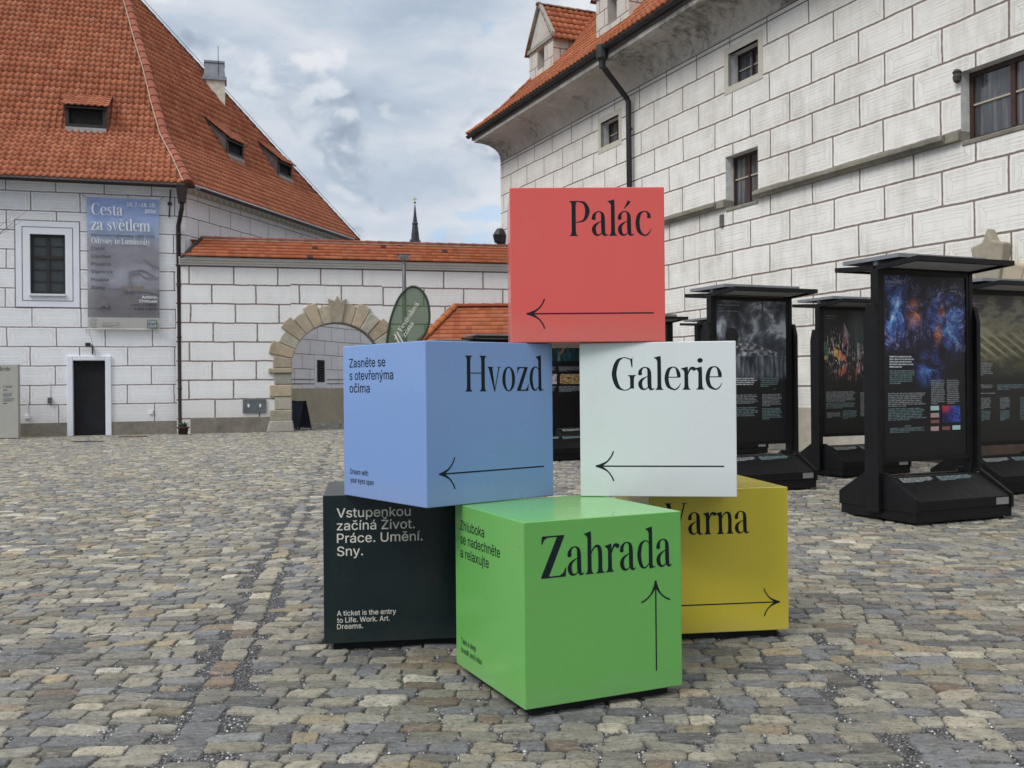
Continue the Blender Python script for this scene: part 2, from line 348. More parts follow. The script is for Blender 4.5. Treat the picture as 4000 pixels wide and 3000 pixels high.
# ------------------------------------------------------------------ lettering
def circ(x, y, r, n=14): return ('p', [(x+r*math.cos(2*math.pi*i/n), y+r*math.sin(2*math.pi*i/n)) for i in range(n)])
def stem(x, y0, y1, w=.102, top='flare', bot='flare'):
    h = w/2; f = .062; L = []; Rr = []
    if bot == 'flare':
        L += [(x-h-f, y0), (x-h-f*.75, y0+.018), (x-h-f*.2, y0+.05), (x-h, y0+.13)]; Rr += [(x+h+f, y0), (x+h+f*.75, y0+.018), (x+h+f*.2, y0+.05), (x+h, y0+.13)]
    else: L += [(x-h, y0)]; Rr += [(x+h, y0)]
    if top == 'flare':
        L += [(x-h, y1-.13), (x-h-f*.2, y1-.05), (x-h-f*.75, y1-.018), (x-h-f, y1)]; Rr += [(x+h, y1-.13), (x+h+f*.2, y1-.05), (x+h+f*.75, y1-.018), (x+h+f, y1)]
    elif top == 'flag':
        L += [(x-h, y1-.17), (x-h-.03, y1-.10), (x-h-.085, y1-.07), (x-h-.085, y1-.05), (x, y1-.012)]; Rr += [(x+h*.85, y1-.1), (x+h*.7, y1)]
    else: L += [(x-h, y1)]; Rr += [(x+h, y1)]
    return ('p', L+Rr[::-1])
def bar(x0, y0, x1, y1): return ('p', [(x0, y0), (x1, y0), (x1, y1), (x0, y1)])
S_ = lambda pts, ws: ('s', pts, ws)
def arch(x): return [S_([(x+.03, .46), (x+.09, .60), (x+.18, .672), (x+.25, .62), (x+.275, .46), (x+.275, .25)], [.012, .035, .055, .095, .102, .102]), stem(x+.275, 0, .3, .102, 'none', 'flare')]
VT = lambda h, w: [('p', [(.03, h), (.155, h), (w*.56, -.0), (w*.50, -.012)]), ('p', [(w*.83, h), (w*.895, h), (w*.55, 0), (w*.50, 0)]), ('p', [(-.015, h), (.205, h), (.16, h-.03), (.03, h-.03)]), ('p', [(w*.70, h), (w*1.03, h), (w*.9, h-.028), (w*.83, h-.028)])]
ZT = lambda h, w: [('p', [(w*.66, h-.03), (w*.93, h-.03), (w*.34, .03), (w*.05, .03)]), bar(w*.09, h-.035, w*.93, h), bar(w*.05, 0, w*.97, .036), ('p', [(w*.09, h), (w*.065, h-.19), (w*.10, h-.19), (w*.17, h-.09), (w*.30, h-.035)]), ('p', [(w*.97, 0), (w*1.0, .21), (w*.965, .21), (w*.89, .1), (w*.75, .036)])]
CW = ([(.60, .74), (.575, .88), (.46, .985), (.36, .99), (.2, .87), (.115, .5), (.2, .13), (.36, .005), (.5, .03), (.58, .16), (.6, .24)], [.02, .035, .03, .03, .10, .125, .105, .03, .03, .022, .01])
GL = {
 'a': (.455, [S_([(.065, .50), (.07, .58), (.13, .672), (.215, .69), (.285, .63), (.305, .5), (.308, .2), (.325, .06), (.375, .018), (.44, .05)], [.09, .085, .04, .03, .075, .10, .105, .09, .05, .012]), circ(.063, .505, .055), S_([(.30, .425), (.2, .385), (.1, .30), (.065, .19), (.095, .07), (.17, .02), (.25, .06), (.305, .15)], [.015, .03, .075, .105, .09, .045, .025, .012])]),
 'c': (.455, [S_([(.375, .50), (.365, .61), (.31, .68), (.23, .69), (.12, .60), (.075, .36), (.12, .12), (.24, .015), (.33, .03), (.405, .13), (.425, .20)], [.10, .075, .035, .03, .085, .105, .095, .045, .035, .02, .008])]),
 'e': (.465, [S_([(.395, .375), (.385, .5), (.33, .65), (.24, .69), (.13, .61), (.075, .36), (.12, .12), (.25, .015), (.34, .03), (.415, .13), (.435, .2)], [.085, .095, .05, .03, .085, .105, .095, .045, .035, .02, .008]), bar(.09, .37, .43, .397)]),
 'o': (.52, [('r', .26, .345, .215, .355, .103, .028)]), 'O': (.78, [('r', .39, .5, .33, .51, .12, .03)]),
 'd': (.53, [S_([(.36, .60), (.29, .675), (.22, .69), (.12, .6), (.075, .35), (.12, .11), (.2, .02), (.28, .05), (.36, .15)], [.02, .03, .035, .085, .105, .09, .045, .03, .015]), stem(.385, .07, 1.04, .102, 'flag', 'none'), ('p', [(.334, .085), (.436, .085), (.455, .035), (.515, .03), (.515, .015), (.36, -.015)])]),
 'l': (.225, [stem(.112, 0, 1.04, .102, 'flag')]), 'i': (.225, [stem(.112, 0, .70, .102, 'flag'), circ(.108, .885, .072)]),
 'r': (.375, [stem(.125, 0, .70, .102, 'flag'), S_([(.16, .44), (.2, .58), (.26, .655), (.325, .64)], [.015, .04, .075, .09]), circ(.325, .628, .055)]),
 'n': (.525, [stem(.12, 0, .70, .102, 'flag')]+arch(.12)), 'h': (.525, [stem(.12, 0, 1.04, .102, 'flag')]+arch(.12)), 'm': (.80, [stem(.12, 0, .70, .102, 'flag')]+arch(.12)+arch(.395)),
 'u': (.54, [stem(.12, .2, .69, .102, 'flag', 'none'), S_([(.12, .25), (.125, .1), (.19, .02), (.28, .06), (.36, .17)], [.102, .095, .05, .03, .012]), stem(.385, .0, .69, .102, 'flag')]),
 'v': (.44, VT(.69, .44)), 'V': (.66, VT(1., .66)), 'z': (.43, ZT(.69, .42)), 'Z': (.68, ZT(1., .66)),
 'y': (.44, VT(.69, .44)+[S_([(.235, .02), (.18, -.17), (.11, -.24), (.05, -.21)], [.03, .035, .045, .075])]),
 'H': (.74, [stem(.135, 0, 1., .11), stem(.595, 0, 1., .11), bar(.16, .50, .58, .527)]),
 'L': (.56, [stem(.135, 0, 1., .11), bar(.13, 0, .5, .03), ('p', [(.5, 0), (.53, .24), (.5, .24), (.4, .03)])]), 'F': (.56, [stem(.135, 0, 1., .11), bar(.13, .97, .48, 1.), ('p', [(.48, 1.), (.5, .77), (.475, .77), (.38, .97)]), bar(.15, .50, .4, .53)]),
 'P': (.595, [stem(.135, 0, 1., .108), S_([(.15, .985), (.27, .98), (.42, .93), (.495, .71), (.42, .47), (.28, .40), (.17, .40)], [.028, .03, .075, .118, .07, .03, .022])]),
 'A': (.68, [('p', [(.30, 1.), (.37, 1.), (.63, 0), (.5, 0)]), ('p', [(.30, 1.), (.34, 1.), (.10, 0), (.06, 0)]), bar(.16, .33, .5, .36), bar(.0, 0, .2, .03), bar(.42, 0, .7, .03)]),
 'C': (.66, [S_(*CW)]), 'G': (.735, [S_([(.585, .80), (.55, .93), (.44, .985), (.35, .99), (.2, .87), (.115, .5), (.2, .13), (.36, .005), (.5, .03), (.565, .12)], [.02, .03, .03, .03, .10, .125, .105, .03, .03, .03]), stem(.585, .05, .46, .1, 'flare', 'none'), ('p', [(.60, 1.), (.60, .70), (.575, .70), (.54, .93)])]),
 'U': (.74, [stem(.13, .3, 1., .11, 'flare', 'none'), S_([(.13, .35), (.15, .12), (.3, .01), (.46, .08), (.56, .3)], [.11, .1, .04, .03, .03]), bar(.545, .3, .575, .98), bar(.46, .97, .66, 1.)]),
 's': (.37, [S_([(.30, .53), (.27, .65), (.18, .685), (.1, .62), (.09, .52), (.17, .40), (.27, .29), (.29, .16), (.22, .03), (.12, .015), (.055, .1), (.04, .2)], [.02, .035, .035, .055, .08, .10, .10, .08, .04, .035, .035, .015])]),
 't': (.32, [S_([(.15, .88), (.14, .6), (.14, .15), (.18, .03), (.25, .02), (.31, .08)], [.02, .09, .10, .085, .045, .01]), bar(.03, .655, .3, .69)]), ' ': (.24, []), '': (0, [])}
ACC = {'á': ('a', "'"), 'ě': ('e', 'v'), 'ó': ('o', "'"), 'í': ('i', "'"), 'č': ('c', 'v')}
def catmull(pts, ws, k=6):
    P = [np.array((*p, w_)) for p, w_ in zip(pts, ws)]; out = []
    for i in range(len(P)-1):
        a, b, c, d = P[max(i-1, 0)], P[i], P[i+1], P[min(i+2, len(P)-1)]
        for j in range(k):
            t = j/k; out.append(.5*((2*b)+(c-a)*t+(2*a-5*b+4*c-d)*t*t+(3*b-a-3*c+d)*t**3))
    return out+[P[-1]]
def ribbon(pts, ws, k=6):
    C = catmull(pts, ws, k); L = []; Q = []
    for i, p in enumerate(C):
        t = C[min(i+1, len(C)-1)][:2]-C[max(i-1, 0)][:2]; t = t/(np.linalg.norm(t)+1e-9); n = np.array((-t[1], t[0])); h = max(p[2], .004)/2
        L.append(p[:2]+n*h); Q.append(p[:2]-n*h)
    return L, Q
class Face2D:
    "a flat sheet of lettering: 2D (x right, y up) on a face with origin O, axes X, Z and outward normal N"
    def __init__(s, O, X, Z, N, off=.0006): s.O, s.X, s.Z, s.N = map(Vector, (O, X, Z, N)); s.mb = MB(); s.off = off; s.k = 0
    def P(s, x, y): return s.O+s.X*x+s.Z*y+s.N*(s.off+.00008*(s.k % 6))
    def poly(s, pts):
        s.k += 1
        a = sum(pts[i-1][0]*pts[i][1]-pts[i][0]*pts[i-1][1] for i in range(len(pts)))
        s.mb.poly([s.P(*p) for p in (pts if a > 0 else pts[::-1])])
    def strip(s, L, Q):
        s.k += 1; n = len(L); s.mb.add([s.P(*p) for p in L]+[s.P(*p) for p in Q], [(i, n+i, n+i+1, i+1) for i in range(n-1)])
    def rect(s, x0, y0, x1, y1): s.poly([(x0, y0), (x1, y0), (x1, y1), (x0, y1)])
    def serif(s, txt, x, y, cap, width=None, align='l', slant=0.):
        adv = sum(GL[ACC.get(c, (c,))[0]][0] for c in txt)-.03; kx = (width/adv) if width else cap
        cx = x-(adv*kx if align == 'r' else 0)
        T = lambda p: (cx+p[0]*kx+slant*p[1]*cap, y+p[1]*cap)
        for ch in txt:
            b, ac = (ACC[ch] if ch in ACC else (ch, None)); ad, pr = GL[b]
            for q in pr:
                if q[0] == 'p': s.poly([T(p) for p in q[1]])
                elif q[0] == 's':
                    L, Q = ribbon(q[1], q[2]); s.strip([T(p) for p in L], [T(p) for p in Q])
                else:
                    _, ox, oy, rx, ry, tx, ty = q; A = [2*math.pi*i/28 for i in range(29)]
                    s.strip([T((ox+(rx-tx)*math.cos(a), oy+(ry-ty)*math.sin(a))) for a in A], [T((ox+rx*math.cos(a), oy+ry*math.sin(a))) for a in A])
            if ac == "'":
                L, Q = ribbon([(ad*.45-.03, .77), (ad*.45+.05, .88), (ad*.45+.11, .99)], [.012, .055, .09]); s.strip([T(p) for p in L], [T(p) for p in Q])
            if ac == 'v':
                s.poly([T(p) for p in ((.1, .98), (.15, .98), (.25, .84), (.21, .80))]); s.poly([T(p) for p in ((.36, .98), (.32, .98), (.21, .80), (.25, .84))])
            cx += ad*kx
    def sans(s, txt, x, y, cap, width=None, align='l', bold=1.):
        V, Fc = sans_mesh(txt); w0 = V[:, 0].max()-V[:, 0].min(); kx = width/w0 if width else cap
        ox = x-V[:, 0].min()*kx-(w0*kx if align == 'r' else 0); e = .022*cap*bold
        for a, b in ((0, 0), (1, 0), (0, 1), (1, 1)):
            s.k += 1; s.mb.add([s.P(ox+p[0]*kx+(a-.5)*e, y+p[1]*cap+(b-.5)*e)+s.N*(p[2]*2.5e-5) for p in V], Fc)
    def copy_lines(s, x, y, w_, h, n, rag=.25, fill=.55, seed=0):
        "illegible small print: rows of word-length dashes"
        r = random.Random(seed); lh = h/n
        for i in range(n):
            xe = x+w_*(1-r.random()*rag); cx = x; yy = y-lh*(i+1)
            if i == n-1: xe = x+w_*(.3+.4*r.random())
            while cx < xe-.004:
                wl = min(xe-cx, w_*(.05+.16*r.random())); s.rect(cx, yy, cx+wl, yy+lh*fill); cx += wl+w_*.018
    def arrow(s, tx, ty, dx, dy, ln, hd, th=.0088):
        px, py = -dy, dx; T = lambda a, b: (tx+dx*-a+px*b, ty+dy*-a+py*b)
        s.poly([T(0, -th*.5), T(ln, -th*.5), T(ln, th*.5), T(0, th*.5)])
        for sg in (1, -1):
            L, Q = ribbon([(0, 0), (.3*hd, .05*hd*sg), (.72*hd, .30*hd*sg), (1.0*hd, .66*hd*sg), (1.1*hd, .92*hd*sg)], [th*1.2, th*1.9, th*1.1, th, th])
            s.strip([T(*p) for p in L], [T(*p) for p in Q])
    def build(s, name, m, parent): return s.mb.build(name, m, parent)
_sc = {}; _cp = []
def _cap():
    if not _cp:
        _cp.append(1.); V, _ = sans_mesh('H'); _cp[0] = float(V[:, 1].max()); _sc.clear()
    return _cp[0]
try: FONT = bpy.data.fonts.load(bpy.utils.system_resource('DATAFILES', path='fonts')+'/Inter.woff2')
except Exception: FONT = None
from mathutils.geometry import delaunay_2d_cdt
def sans_mesh(txt):
    "outlines of the bundled sans face, filled contour by contour"
    if txt in _sc: return _sc[txt]
    cu = bpy.data.curves.new('t', 'FONT'); cu.body = txt; cu.resolution_u = 4; cu.fill_mode = 'NONE'
    if FONT: cu.font = FONT
    o = bpy.data.objects.new('t', cu); col.objects.link(o); dg = bpy.context.evaluated_depsgraph_get(); dg.update()
    me = bpy.data.meshes.new_from_object(o.evaluated_get(dg)); P = [Vector(v.co[:2]) for v in me.vertices]; nb = {}
    for e in me.edges:
        a, b = e.vertices; nb.setdefault(a, []).append(b); nb.setdefault(b, []).append(a)
    seen = set(); loops = []
    for v0 in range(len(P)):
        if v0 in seen or len(nb.get(v0, ())) != 2: continue
        lp = [v0]; seen.add(v0); cur = max(nb[v0]) if min(nb[v0]) != v0+1 else v0+1
        while cur not in seen:
            lp.append(cur); seen.add(cur); nx = [x for x in nb[cur] if x not in seen]
            if not nx: break
            cur = nx[0]
        q = [P[k] for k in lp]; q = [p for k, p in enumerate(q) if (p-q[k-1]).length > 1e-5]
        if len(q) > 2: loops.append(q)
    area = lambda q: sum(q[k-1].x*q[k].y-q[k].x*q[k-1].y for k in range(len(q)))/2
    def inside(p, q):
        c = False
        for k in range(len(q)):
            a, b = q[k-1], q[k]
            if (a.y > p.y) != (b.y > p.y) and p.x < (b.x-a.x)*(p.y-a.y)/(b.y-a.y)+a.x: c = not c
        return c
    A = [abs(area(q)) for q in loops]; V, Fc = [], []
    within = [[m_ for m_, h in enumerate(loops) if m_ != k and A[m_] > A[k] and sum(inside(p, h) for p in q[::max(1, len(q)//5)]+[sum(q, Vector((0, 0)))/len(q)]) > len(q[::max(1, len(q)//5)])] for k, q in enumerate(loops)]
    for k, q in enumerate(loops):
        if len(within[k]) % 2: continue
        hs = [h for m_, h in enumerate(loops) if k in within[m_] and len(within[m_]) == len(within[k])+1]
        pts, ed = [], []
        for r_ in [q]+hs: n0 = len(pts); pts += r_; ed += [(n0+t_, n0+(t_+1) % len(r_)) for t_ in range(len(r_))]
        ov, _, of, _, _, _ = delaunay_2d_cdt(pts, ed, [], 0, 1e-6)
        cen = lambda f: sum((ov[x] for x in f), Vector((0, 0)))/len(f)
        of = [f for f in of if inside(cen(f), q) and not any(inside(cen(f), h) for h in hs)]
        b0 = len(V); V += [(p.x, p.y, (k % 3)*1.) for p in ov]; Fc += [tuple(b0+x for x in f) for f in of]
    V = np.array(V)/np.array([_cap(), _cap(), 1.]); bpy.data.objects.remove(o); bpy.data.curves.remove(cu); bpy.data.meshes.remove(me); _sc[txt] = (V, Fc); return V, Fc

# ------------------------------------------------------------------ ground: gravel bed and cobbles
def cobble_mat():
    m, t, b = mt('cobblestone'); at = t.node('ShaderNodeAttribute'); at.attribute_name = 'tint'; oc = t.node('ShaderNodeTexCoord').outputs['Object']
    a_ = t.noise(oc, 13., 5, .7); f = t.noise(oc, 46., 7, .75); g = t.noise(oc, 210., 4, .7); st = t.noise(t.vm('MULTIPLY', oc, (14., 60., 20.)), 1., 5, .7, .8)
    c = t.mix(t.m('MULTIPLY', t.mr(a_, .42, .66), .55), at.outputs['Color'], (.115, .11, .098))
    c = t.mix(t.m('MULTIPLY', t.mr(st, .50, .68), .6), c, (.47, .44, .38))
    c = t.mix(t.m('MULTIPLY', t.mr(f, .52, .64), .74), c, (.078, .076, .072))
    c = t.mix(t.m('MULTIPLY', t.mr(g, .57, .70), .6), c, (.46, .45, .42))
    vo = t.node('ShaderNodeTexVoronoi'); vo.inputs['Scale'].default_value = 26.; t.l.new(oc, vo.inputs['Vector'])
    pit = t.m('MULTIPLY', t.mr(vo.outputs['Distance'], .05, .16, 1., 0.), t.mr(t.sep(vo.outputs['Color'])[0], .80, .83)); c = t.mix(t.m('MULTIPLY', pit, .8), c, (.035, .033, .03))
    t.put(b.inputs['Base Color'], c); t.put(b.inputs['Roughness'], t.mr(f, .3, .7, .62, .85)); b.inputs['Specular IOR Level'].default_value = .3
    t.l.new(t.bump(t.m('SUBTRACT', t.m('ADD', t.m('MULTIPLY', st, .7), t.m('ADD', f, t.m('MULTIPLY', g, .35))), pit), 1., .017), b.inputs['Normal']); return m
def ground():
    m, t, b = mt('gravel_bed'); oc = t.node('ShaderNodeTexCoord').outputs['Object']
    vo = t.node('ShaderNodeTexVoronoi'); vo.inputs['Scale'].default_value = 95.; t.l.new(oc, vo.inputs['Vector'])
    wn = t.sep(vo.outputs['Color'])[0]
    c = t.ramp(wn, [(0., (.022, .022, .025)), (.55, (.055, .055, .057)), (.85, (.11, .108, .105)), (1., (.28, .27, .26))])
    c = t.mix(t.mr(t.noise(oc, .9, 5), .35, .65, 0., .4), c, (.085, .082, .075))
    t.put(b.inputs['Base Color'], c); b.inputs['Roughness'].default_value = .9
    t.l.new(t.bump(vo.outputs['Distance'], .8, .012), b.inputs['Normal'])
    g = MB(); g.quad((-400, -200, 0), (400, -200, 0), (400, 600, 0), (-400, 600, 0)); o = g.build('ground', m); tag(o, kind='structure')
    pal = np.array([srgb(*c) for c in ((146, 145, 135), (126, 130, 137), (182, 175, 158), (168, 155, 129), (140, 122, 106), (190, 186, 174), (108, 111, 115), (156, 153, 142), (166, 161, 146), (128, 126, 117), (140, 143, 144))])*np.array([1.08, 1.055, 1.01])
    pw = np.array([.18, .13, .09, .06, .03, .045, .09, .16, .10, .075, .04]); pw /= pw.sum()
    L1 = lambda y: -1.25-.155*(y-3.67); L2 = lambda y: 1.60-.012*(y-3.6)
    S = []                                    # x, y, half length, half width, angle
    def field(ang, inside, xr, yr, seed):
        r = np.random.default_rng(seed); ca, sa = math.cos(ang), math.sin(ang)
        q = yr[0]-5.
        while q < yr[1]+5:
            hw = r.uniform(.042, .069); q += hw; p = xr[0]-6+r.uniform(0, .2)
            while p < xr[1]+6:
                hl = min(.135, max(.050, r.normal(.078, .024))); p += hl
                x, y = p*ca-q*sa, p*sa+q*ca; y += .012*math.sin(x*3.1+q*5)
                if yr[0] <= y <= yr[1] and inside(x, y): S.append((x, y, hl, hw*r.uniform(.88, 1.03), ang+r.normal(0, .035)))
                p += hl+r.uniform(.006, .018)
            q += hw+r.uniform(.004, .012)
    vis = lambda x, y: -(.517*y+1.6) < x < (.517*y+1.9) and not (y > 22 and x > 1.2*(34-y)+3)
    YB = 12.
    field(R(4), lambda x, y: vis(x, y) and x < L1(y)-(.14 if y < YB else .03), (-22, 0), (3.0, 46), 1)
    field(R(-1.5), lambda x, y: vis(x, y) and x > L1(y)+(.135 if y < YB else .03) and x < L2(y)-.09, (-8, 3), (3.0, 46), 2)
    field(R(-5), lambda x, y: vis(x, y) and x > L2(y)+.09, (0, 16), (3.0, 30), 3)
    r = np.random.default_rng(5)
    for fn, off, st in ((L1, .0, .1), (L2, .0, 0)):
        y = 3.0
        while y < (12 if fn is L1 else 9):
            hl = r.uniform(.075, .12); y += hl+.012; S.append((fn(y)+off+r.normal(0, .012), y, hl, r.uniform(.06, .08), R(90)+(.155 if fn is L1 else .01)+r.normal(0, .06))); y += hl+.012
    S = np.array(S); n = len(S)
    near = S[:, 1] < 9.5
    rr = np.random.default_rng(9); colr = pal[rr.choice(len(pal), n, p=pw)]*rr.uniform(.60, 1.20, (n, 1))
    m2 = cobble_mat()
    for nm, sel, na in (('cobblestones', near, 28), ('cobblestones', ~near, 12)):
        s = S[sel]; k = len(s); cl = colr[sel]; th = np.linspace(0, 2*np.pi, na, endpoint=False)
        rings = [(.35, 1.), (.68, .99), (.89, .95), (.965, .80), (1., .30), (1.015, -.9)] if na > 12 else [(.7, .98), (.94, .75), (1.02, -.8)]
        ex = rr.uniform(4.5, 14., (k, 1)); ct, st = np.cos(th)[None], np.sin(th)[None]
        rad = (np.abs(ct)**ex+np.abs(st)**ex)**(-1/ex)
        jit = 1+rr.normal(0, .055 if na > 12 else .03, (k, na)); jit = jit*.6+np.roll(jit, 1, 1)*.4; jit = np.minimum(jit, 1.06)
        ux, uy = ct*rad*jit*s[:, 2:3], st*rad*jit*s[:, 3:4]
        sk = rr.normal(0, .10, (k, 1)); tp = rr.normal(0, .07, (k, 1))
        tx, ty = rr.normal(0, .045, (k, 1)), rr.normal(0, .05, (k, 1)); h = rr.uniform(.007, .014, (k, 1)); Vs = []
        ca, sa = np.cos(s[:, 4:5]), np.sin(s[:, 4:5])
        def pt(fx, fy, zf, add=0.):
            lx, ly = fx+sk*fy, fy*(1+tp*fx/s[:, 2:3]); z = h*zf+(tx*lx+ty*ly if zf > 0 else 0.)+add
            return np.stack([s[:, 0:1]+lx*ca-ly*sa, s[:, 1:2]+lx*sa+ly*ca, z+0*lx], -1)
        Vs.append(pt(np.zeros((k, 1)), np.zeros((k, 1)), 1.02))
        for sc, zf in rings: Vs.append(pt(ux*sc, uy*sc, zf, rr.normal(0, .0011, (k, na)) if (na > 12 and zf > .2) else 0.))
        V = np.concatenate(Vs, 1); nv = V.shape[1]; nr = len(rings)
        q = []
        for j in range(na):
            j2 = (j+1) % na; q.append((0, 1+j, 1+j2, 1+j2))
            for i in range(nr-1): a = 1+i*na; q.append((a+j, a+na+j, a+na+j2, a+j2))
        tri = np.array([x[:3] for x in q if x[2] == x[3]]); quad = np.array([x for x in q if x[2] != x[3]])
        Fq = np.concatenate([quad, np.stack([tri[:, 0], tri[:, 0], tri[:, 1], tri[:, 2]], 1)[:, [0, 2, 3, 0]]]) if False else quad
        off = (np.arange(k)*nv)[:, None, None]
        # quads and triangles in one mesh: build with separate loop sizes
        me = bpy.data.meshes.new(nm); Vf = V.reshape(-1, 3); Q = (quad[None]+off).reshape(-1, 4); T = (tri[None]+off).reshape(-1, 3)
        me.vertices.add(len(Vf)); me.vertices.foreach_set('co', Vf.astype(np.float32).ravel())
        me.loops.add(Q.size+T.size); me.loops.foreach_set('vertex_index', np.r_[Q.ravel(), T.ravel()].astype(np.int32))
        me.polygons.add(len(Q)+len(T)); me.polygons.foreach_set('loop_start', np.r_[np.arange(len(Q))*4, len(Q)*4+np.arange(len(T))*3].astype(np.int32))
        me.polygons.foreach_set('use_smooth', np.ones(len(Q)+len(T), bool)); me.update(calc_edges=True)
        A = me.attributes.new('tint', 'FLOAT_COLOR', 'POINT'); A.data.foreach_set('color', np.c_[np.repeat(cl, nv, 0), np.ones(k*nv)].astype(np.float32).ravel())
        me.materials.append(m2); o = bpy.data.objects.new(nm, me); col.objects.link(o); tag(o, kind='structure')
    # loose chippings in the joints near the camera
    N = 120000; y = 3.2+(rr.random(N)**1.6)*5.3; x = rr.uniform(-1, 1, N)*(.517*y+.35)
    sz = rr.uniform(.0030, .0085, (N, 1)); base = np.array([(1, 0, 0), (0, 1, 0), (-1, 0, 0), (0, -1, 0), (0, 0, .8), (0, 0, -.8)])
    V = base[None]*sz[:, :, None]*rr.uniform(.6, 1.4, (N, 6, 1)); an = rr.uniform(0, 6.28, N); ca, sa = np.cos(an)[:, None], np.sin(an)[:, None]
    V = np.stack([V[..., 0]*ca-V[..., 1]*sa+x[:, None], V[..., 0]*sa+V[..., 1]*ca+y[:, None], V[..., 2]+rr.uniform(-.003, .002, (N, 1))], -1)
    fc = np.array([(0, 1, 4), (1, 2, 4), (2, 3, 4), (3, 0, 4), (1, 0, 5), (2, 1, 5), (3, 2, 5), (0, 3, 5)])
    Fq = (fc[None]+(np.arange(N)*6)[:, None, None]).reshape(-1, 3)
    g = rr.choice([.04, .08, .14, .25, .5], N, p=[.28, .26, .22, .15, .09])[:, None]*np.array([[1., 1., 1.02]])*rr.uniform(.8, 1.2, (N, 1))
    o = np_mesh('gravel', V.reshape(-1, 3), Fq, tinted('chippings', rough=.8, damt=.1), ptint=np.repeat(g, 6, 0)); tag(o, kind='stuff', label='grey chippings loose in the joints between the cobbles', cat='gravel')
ground()

# ------------------------------------------------------------------ the six painted direction cubes
S = .8; Z0 = .05
def cube(x, y, yaw, lv, paintk, label, draw, base=False):
    r = thing('direction_cube', label, 'cube', (x, y, Z0*(1 if base else 1)+S*lv+.002*lv-(Z0 if base else 0)), R(yaw), 'painted direction cubes stacked in a pyramid')
    zb = Z0 if base else 0.
    b = MB(); b.box(-S/2, S/2, -S/2, S/2, zb, zb+S); b.build('body', PAINT[paintk], r, bevel=.004)
    if base:
        p = MB(); p.box(-.35, .35, -.35, .35, .0, zb+.004); p.build('plinth', MT['rubber'], r)  # recessed plinth, made wider to deepen the shade in the gap underneath
    fr = lambda: Face2D((-S/2, -S/2, zb), (S, 0, 0), (0, 0, S), (0, -1, 0))
    lf = lambda: Face2D((-S/2, S/2, zb), (0, -S, 0), (0, 0, S), (-1, 0, 0))
    draw(r, fr, lf)
def title(r, fr, txt, cap, x, wd, yb, al='r', ink='ink'):
    f = fr(); f.serif(txt, x, yb, cap, wd, al); f.build('title_lettering', MT[ink], r)
def arrow(r, fr, *a):
    f = fr(); f.arrow(*a); f.build('arrow', MT['ink'], r)
def lines(r, fc, name, rows, cap, ink='ink'):
    for txt, x, y, wd in rows:
        f = fc(); f.sans(txt, x, y, cap, wd); f.build(name, MT[ink], r)
def d_red(r, fr, lf): title(r, fr, 'Palác', .226, .912, .533, .686); arrow(r, fr, .103, .186, -1, 0, .822, .105)
def d_white(r, fr, lf): title(r, fr, 'Galerie', .212, .909, .713, .690); arrow(r, fr, .0995, .197, -1, 0, .82, .105)
def d_blue(r, fr, lf):
    title(r, fr, 'Hvozd', .222, .918, .634, .692); arrow(r, fr, .09, .197, -1, 0, .828, .105)
    lines(r, lf, 'caption_lettering', [('Zasněte se', .088, .856, .455), ('s otevřenýma', .088, .773, .548), ('očima', .088, .690, .26)], .058)
    lines(r, lf, 'small_caption_lettering', [('Dream with', .088, .148, .232), ('your eyes open', .088, .092, .30)], .034)
def d_green(r, fr, lf):
    title(r, fr, 'Zahrada', .226, .932, .838, .691); arrow(r, fr, .825, .617, 0, 1, .51, .105)
    lines(r, lf, 'caption_lettering', [('Zhluboka', .088, .846, .375), ('se nadechněte', .088, .762, .60), ('a relaxujte', .088, .678, .44)], .058)
    lines(r, lf, 'small_caption_lettering', [('Take a deep', .088, .148, .235), ('breath and relax', .088, .092, .325)], .034)
def d_yellow(r, fr, lf): title(r, fr, 'Varna', .222, .108, .605, .684, 'l'); arrow(r, fr, .935, .197, 1, 0, .83, .105)
def d_black(r, fr, lf):
    lines(r, fr, 'caption_lettering', [('Vstupenkou', .092, .849, .495), ('začíná Život.', .092, .763, .522), ('Práce. Umění.', .092, .678, .575), ('Sny.', .092, .590, .172)], .062, 'white_ink')
    lines(r, fr, 'small_caption_lettering', [('A ticket is the entry', .088, .186, .395), ('to Life. Work. Art.', .088, .140, .352), ('Dreams.', .088, .097, .172)], .034, 'white_ink')
CUBES = [(-.3485, 5.2841, 38.66, 1, 'blue', 'blue cube lettered Hvozd with a left arrow, resting on the black and green cubes', d_blue, False),
 (.2402, 4.7514, 24.62, 0, 'green', 'green cube lettered Zahrada with an upward arrow, nearest on the cobbles', d_green, True),
 (.8029, 5.5183, -7.61, 1, 'white', 'white cube lettered Galerie with a left arrow, resting on the green and yellow cubes', d_white, False),
 (.3885, 5.5179, 1.1, 2, 'red', 'coral red cube lettered Palác, alone at the top of the stack', d_red, False),
 (1.0928, 5.9082, 7.72, 0, 'yellow', 'mustard yellow cube lettered Varna standing on the cobbles behind the green cube', d_yellow, True),
 (-.6861, 5.7898, 8.28, 0, 'black', 'dark petrol cube with cream text about a ticket, standing under the blue cube', d_black, True)]
for c in CUBES: cube(*c)

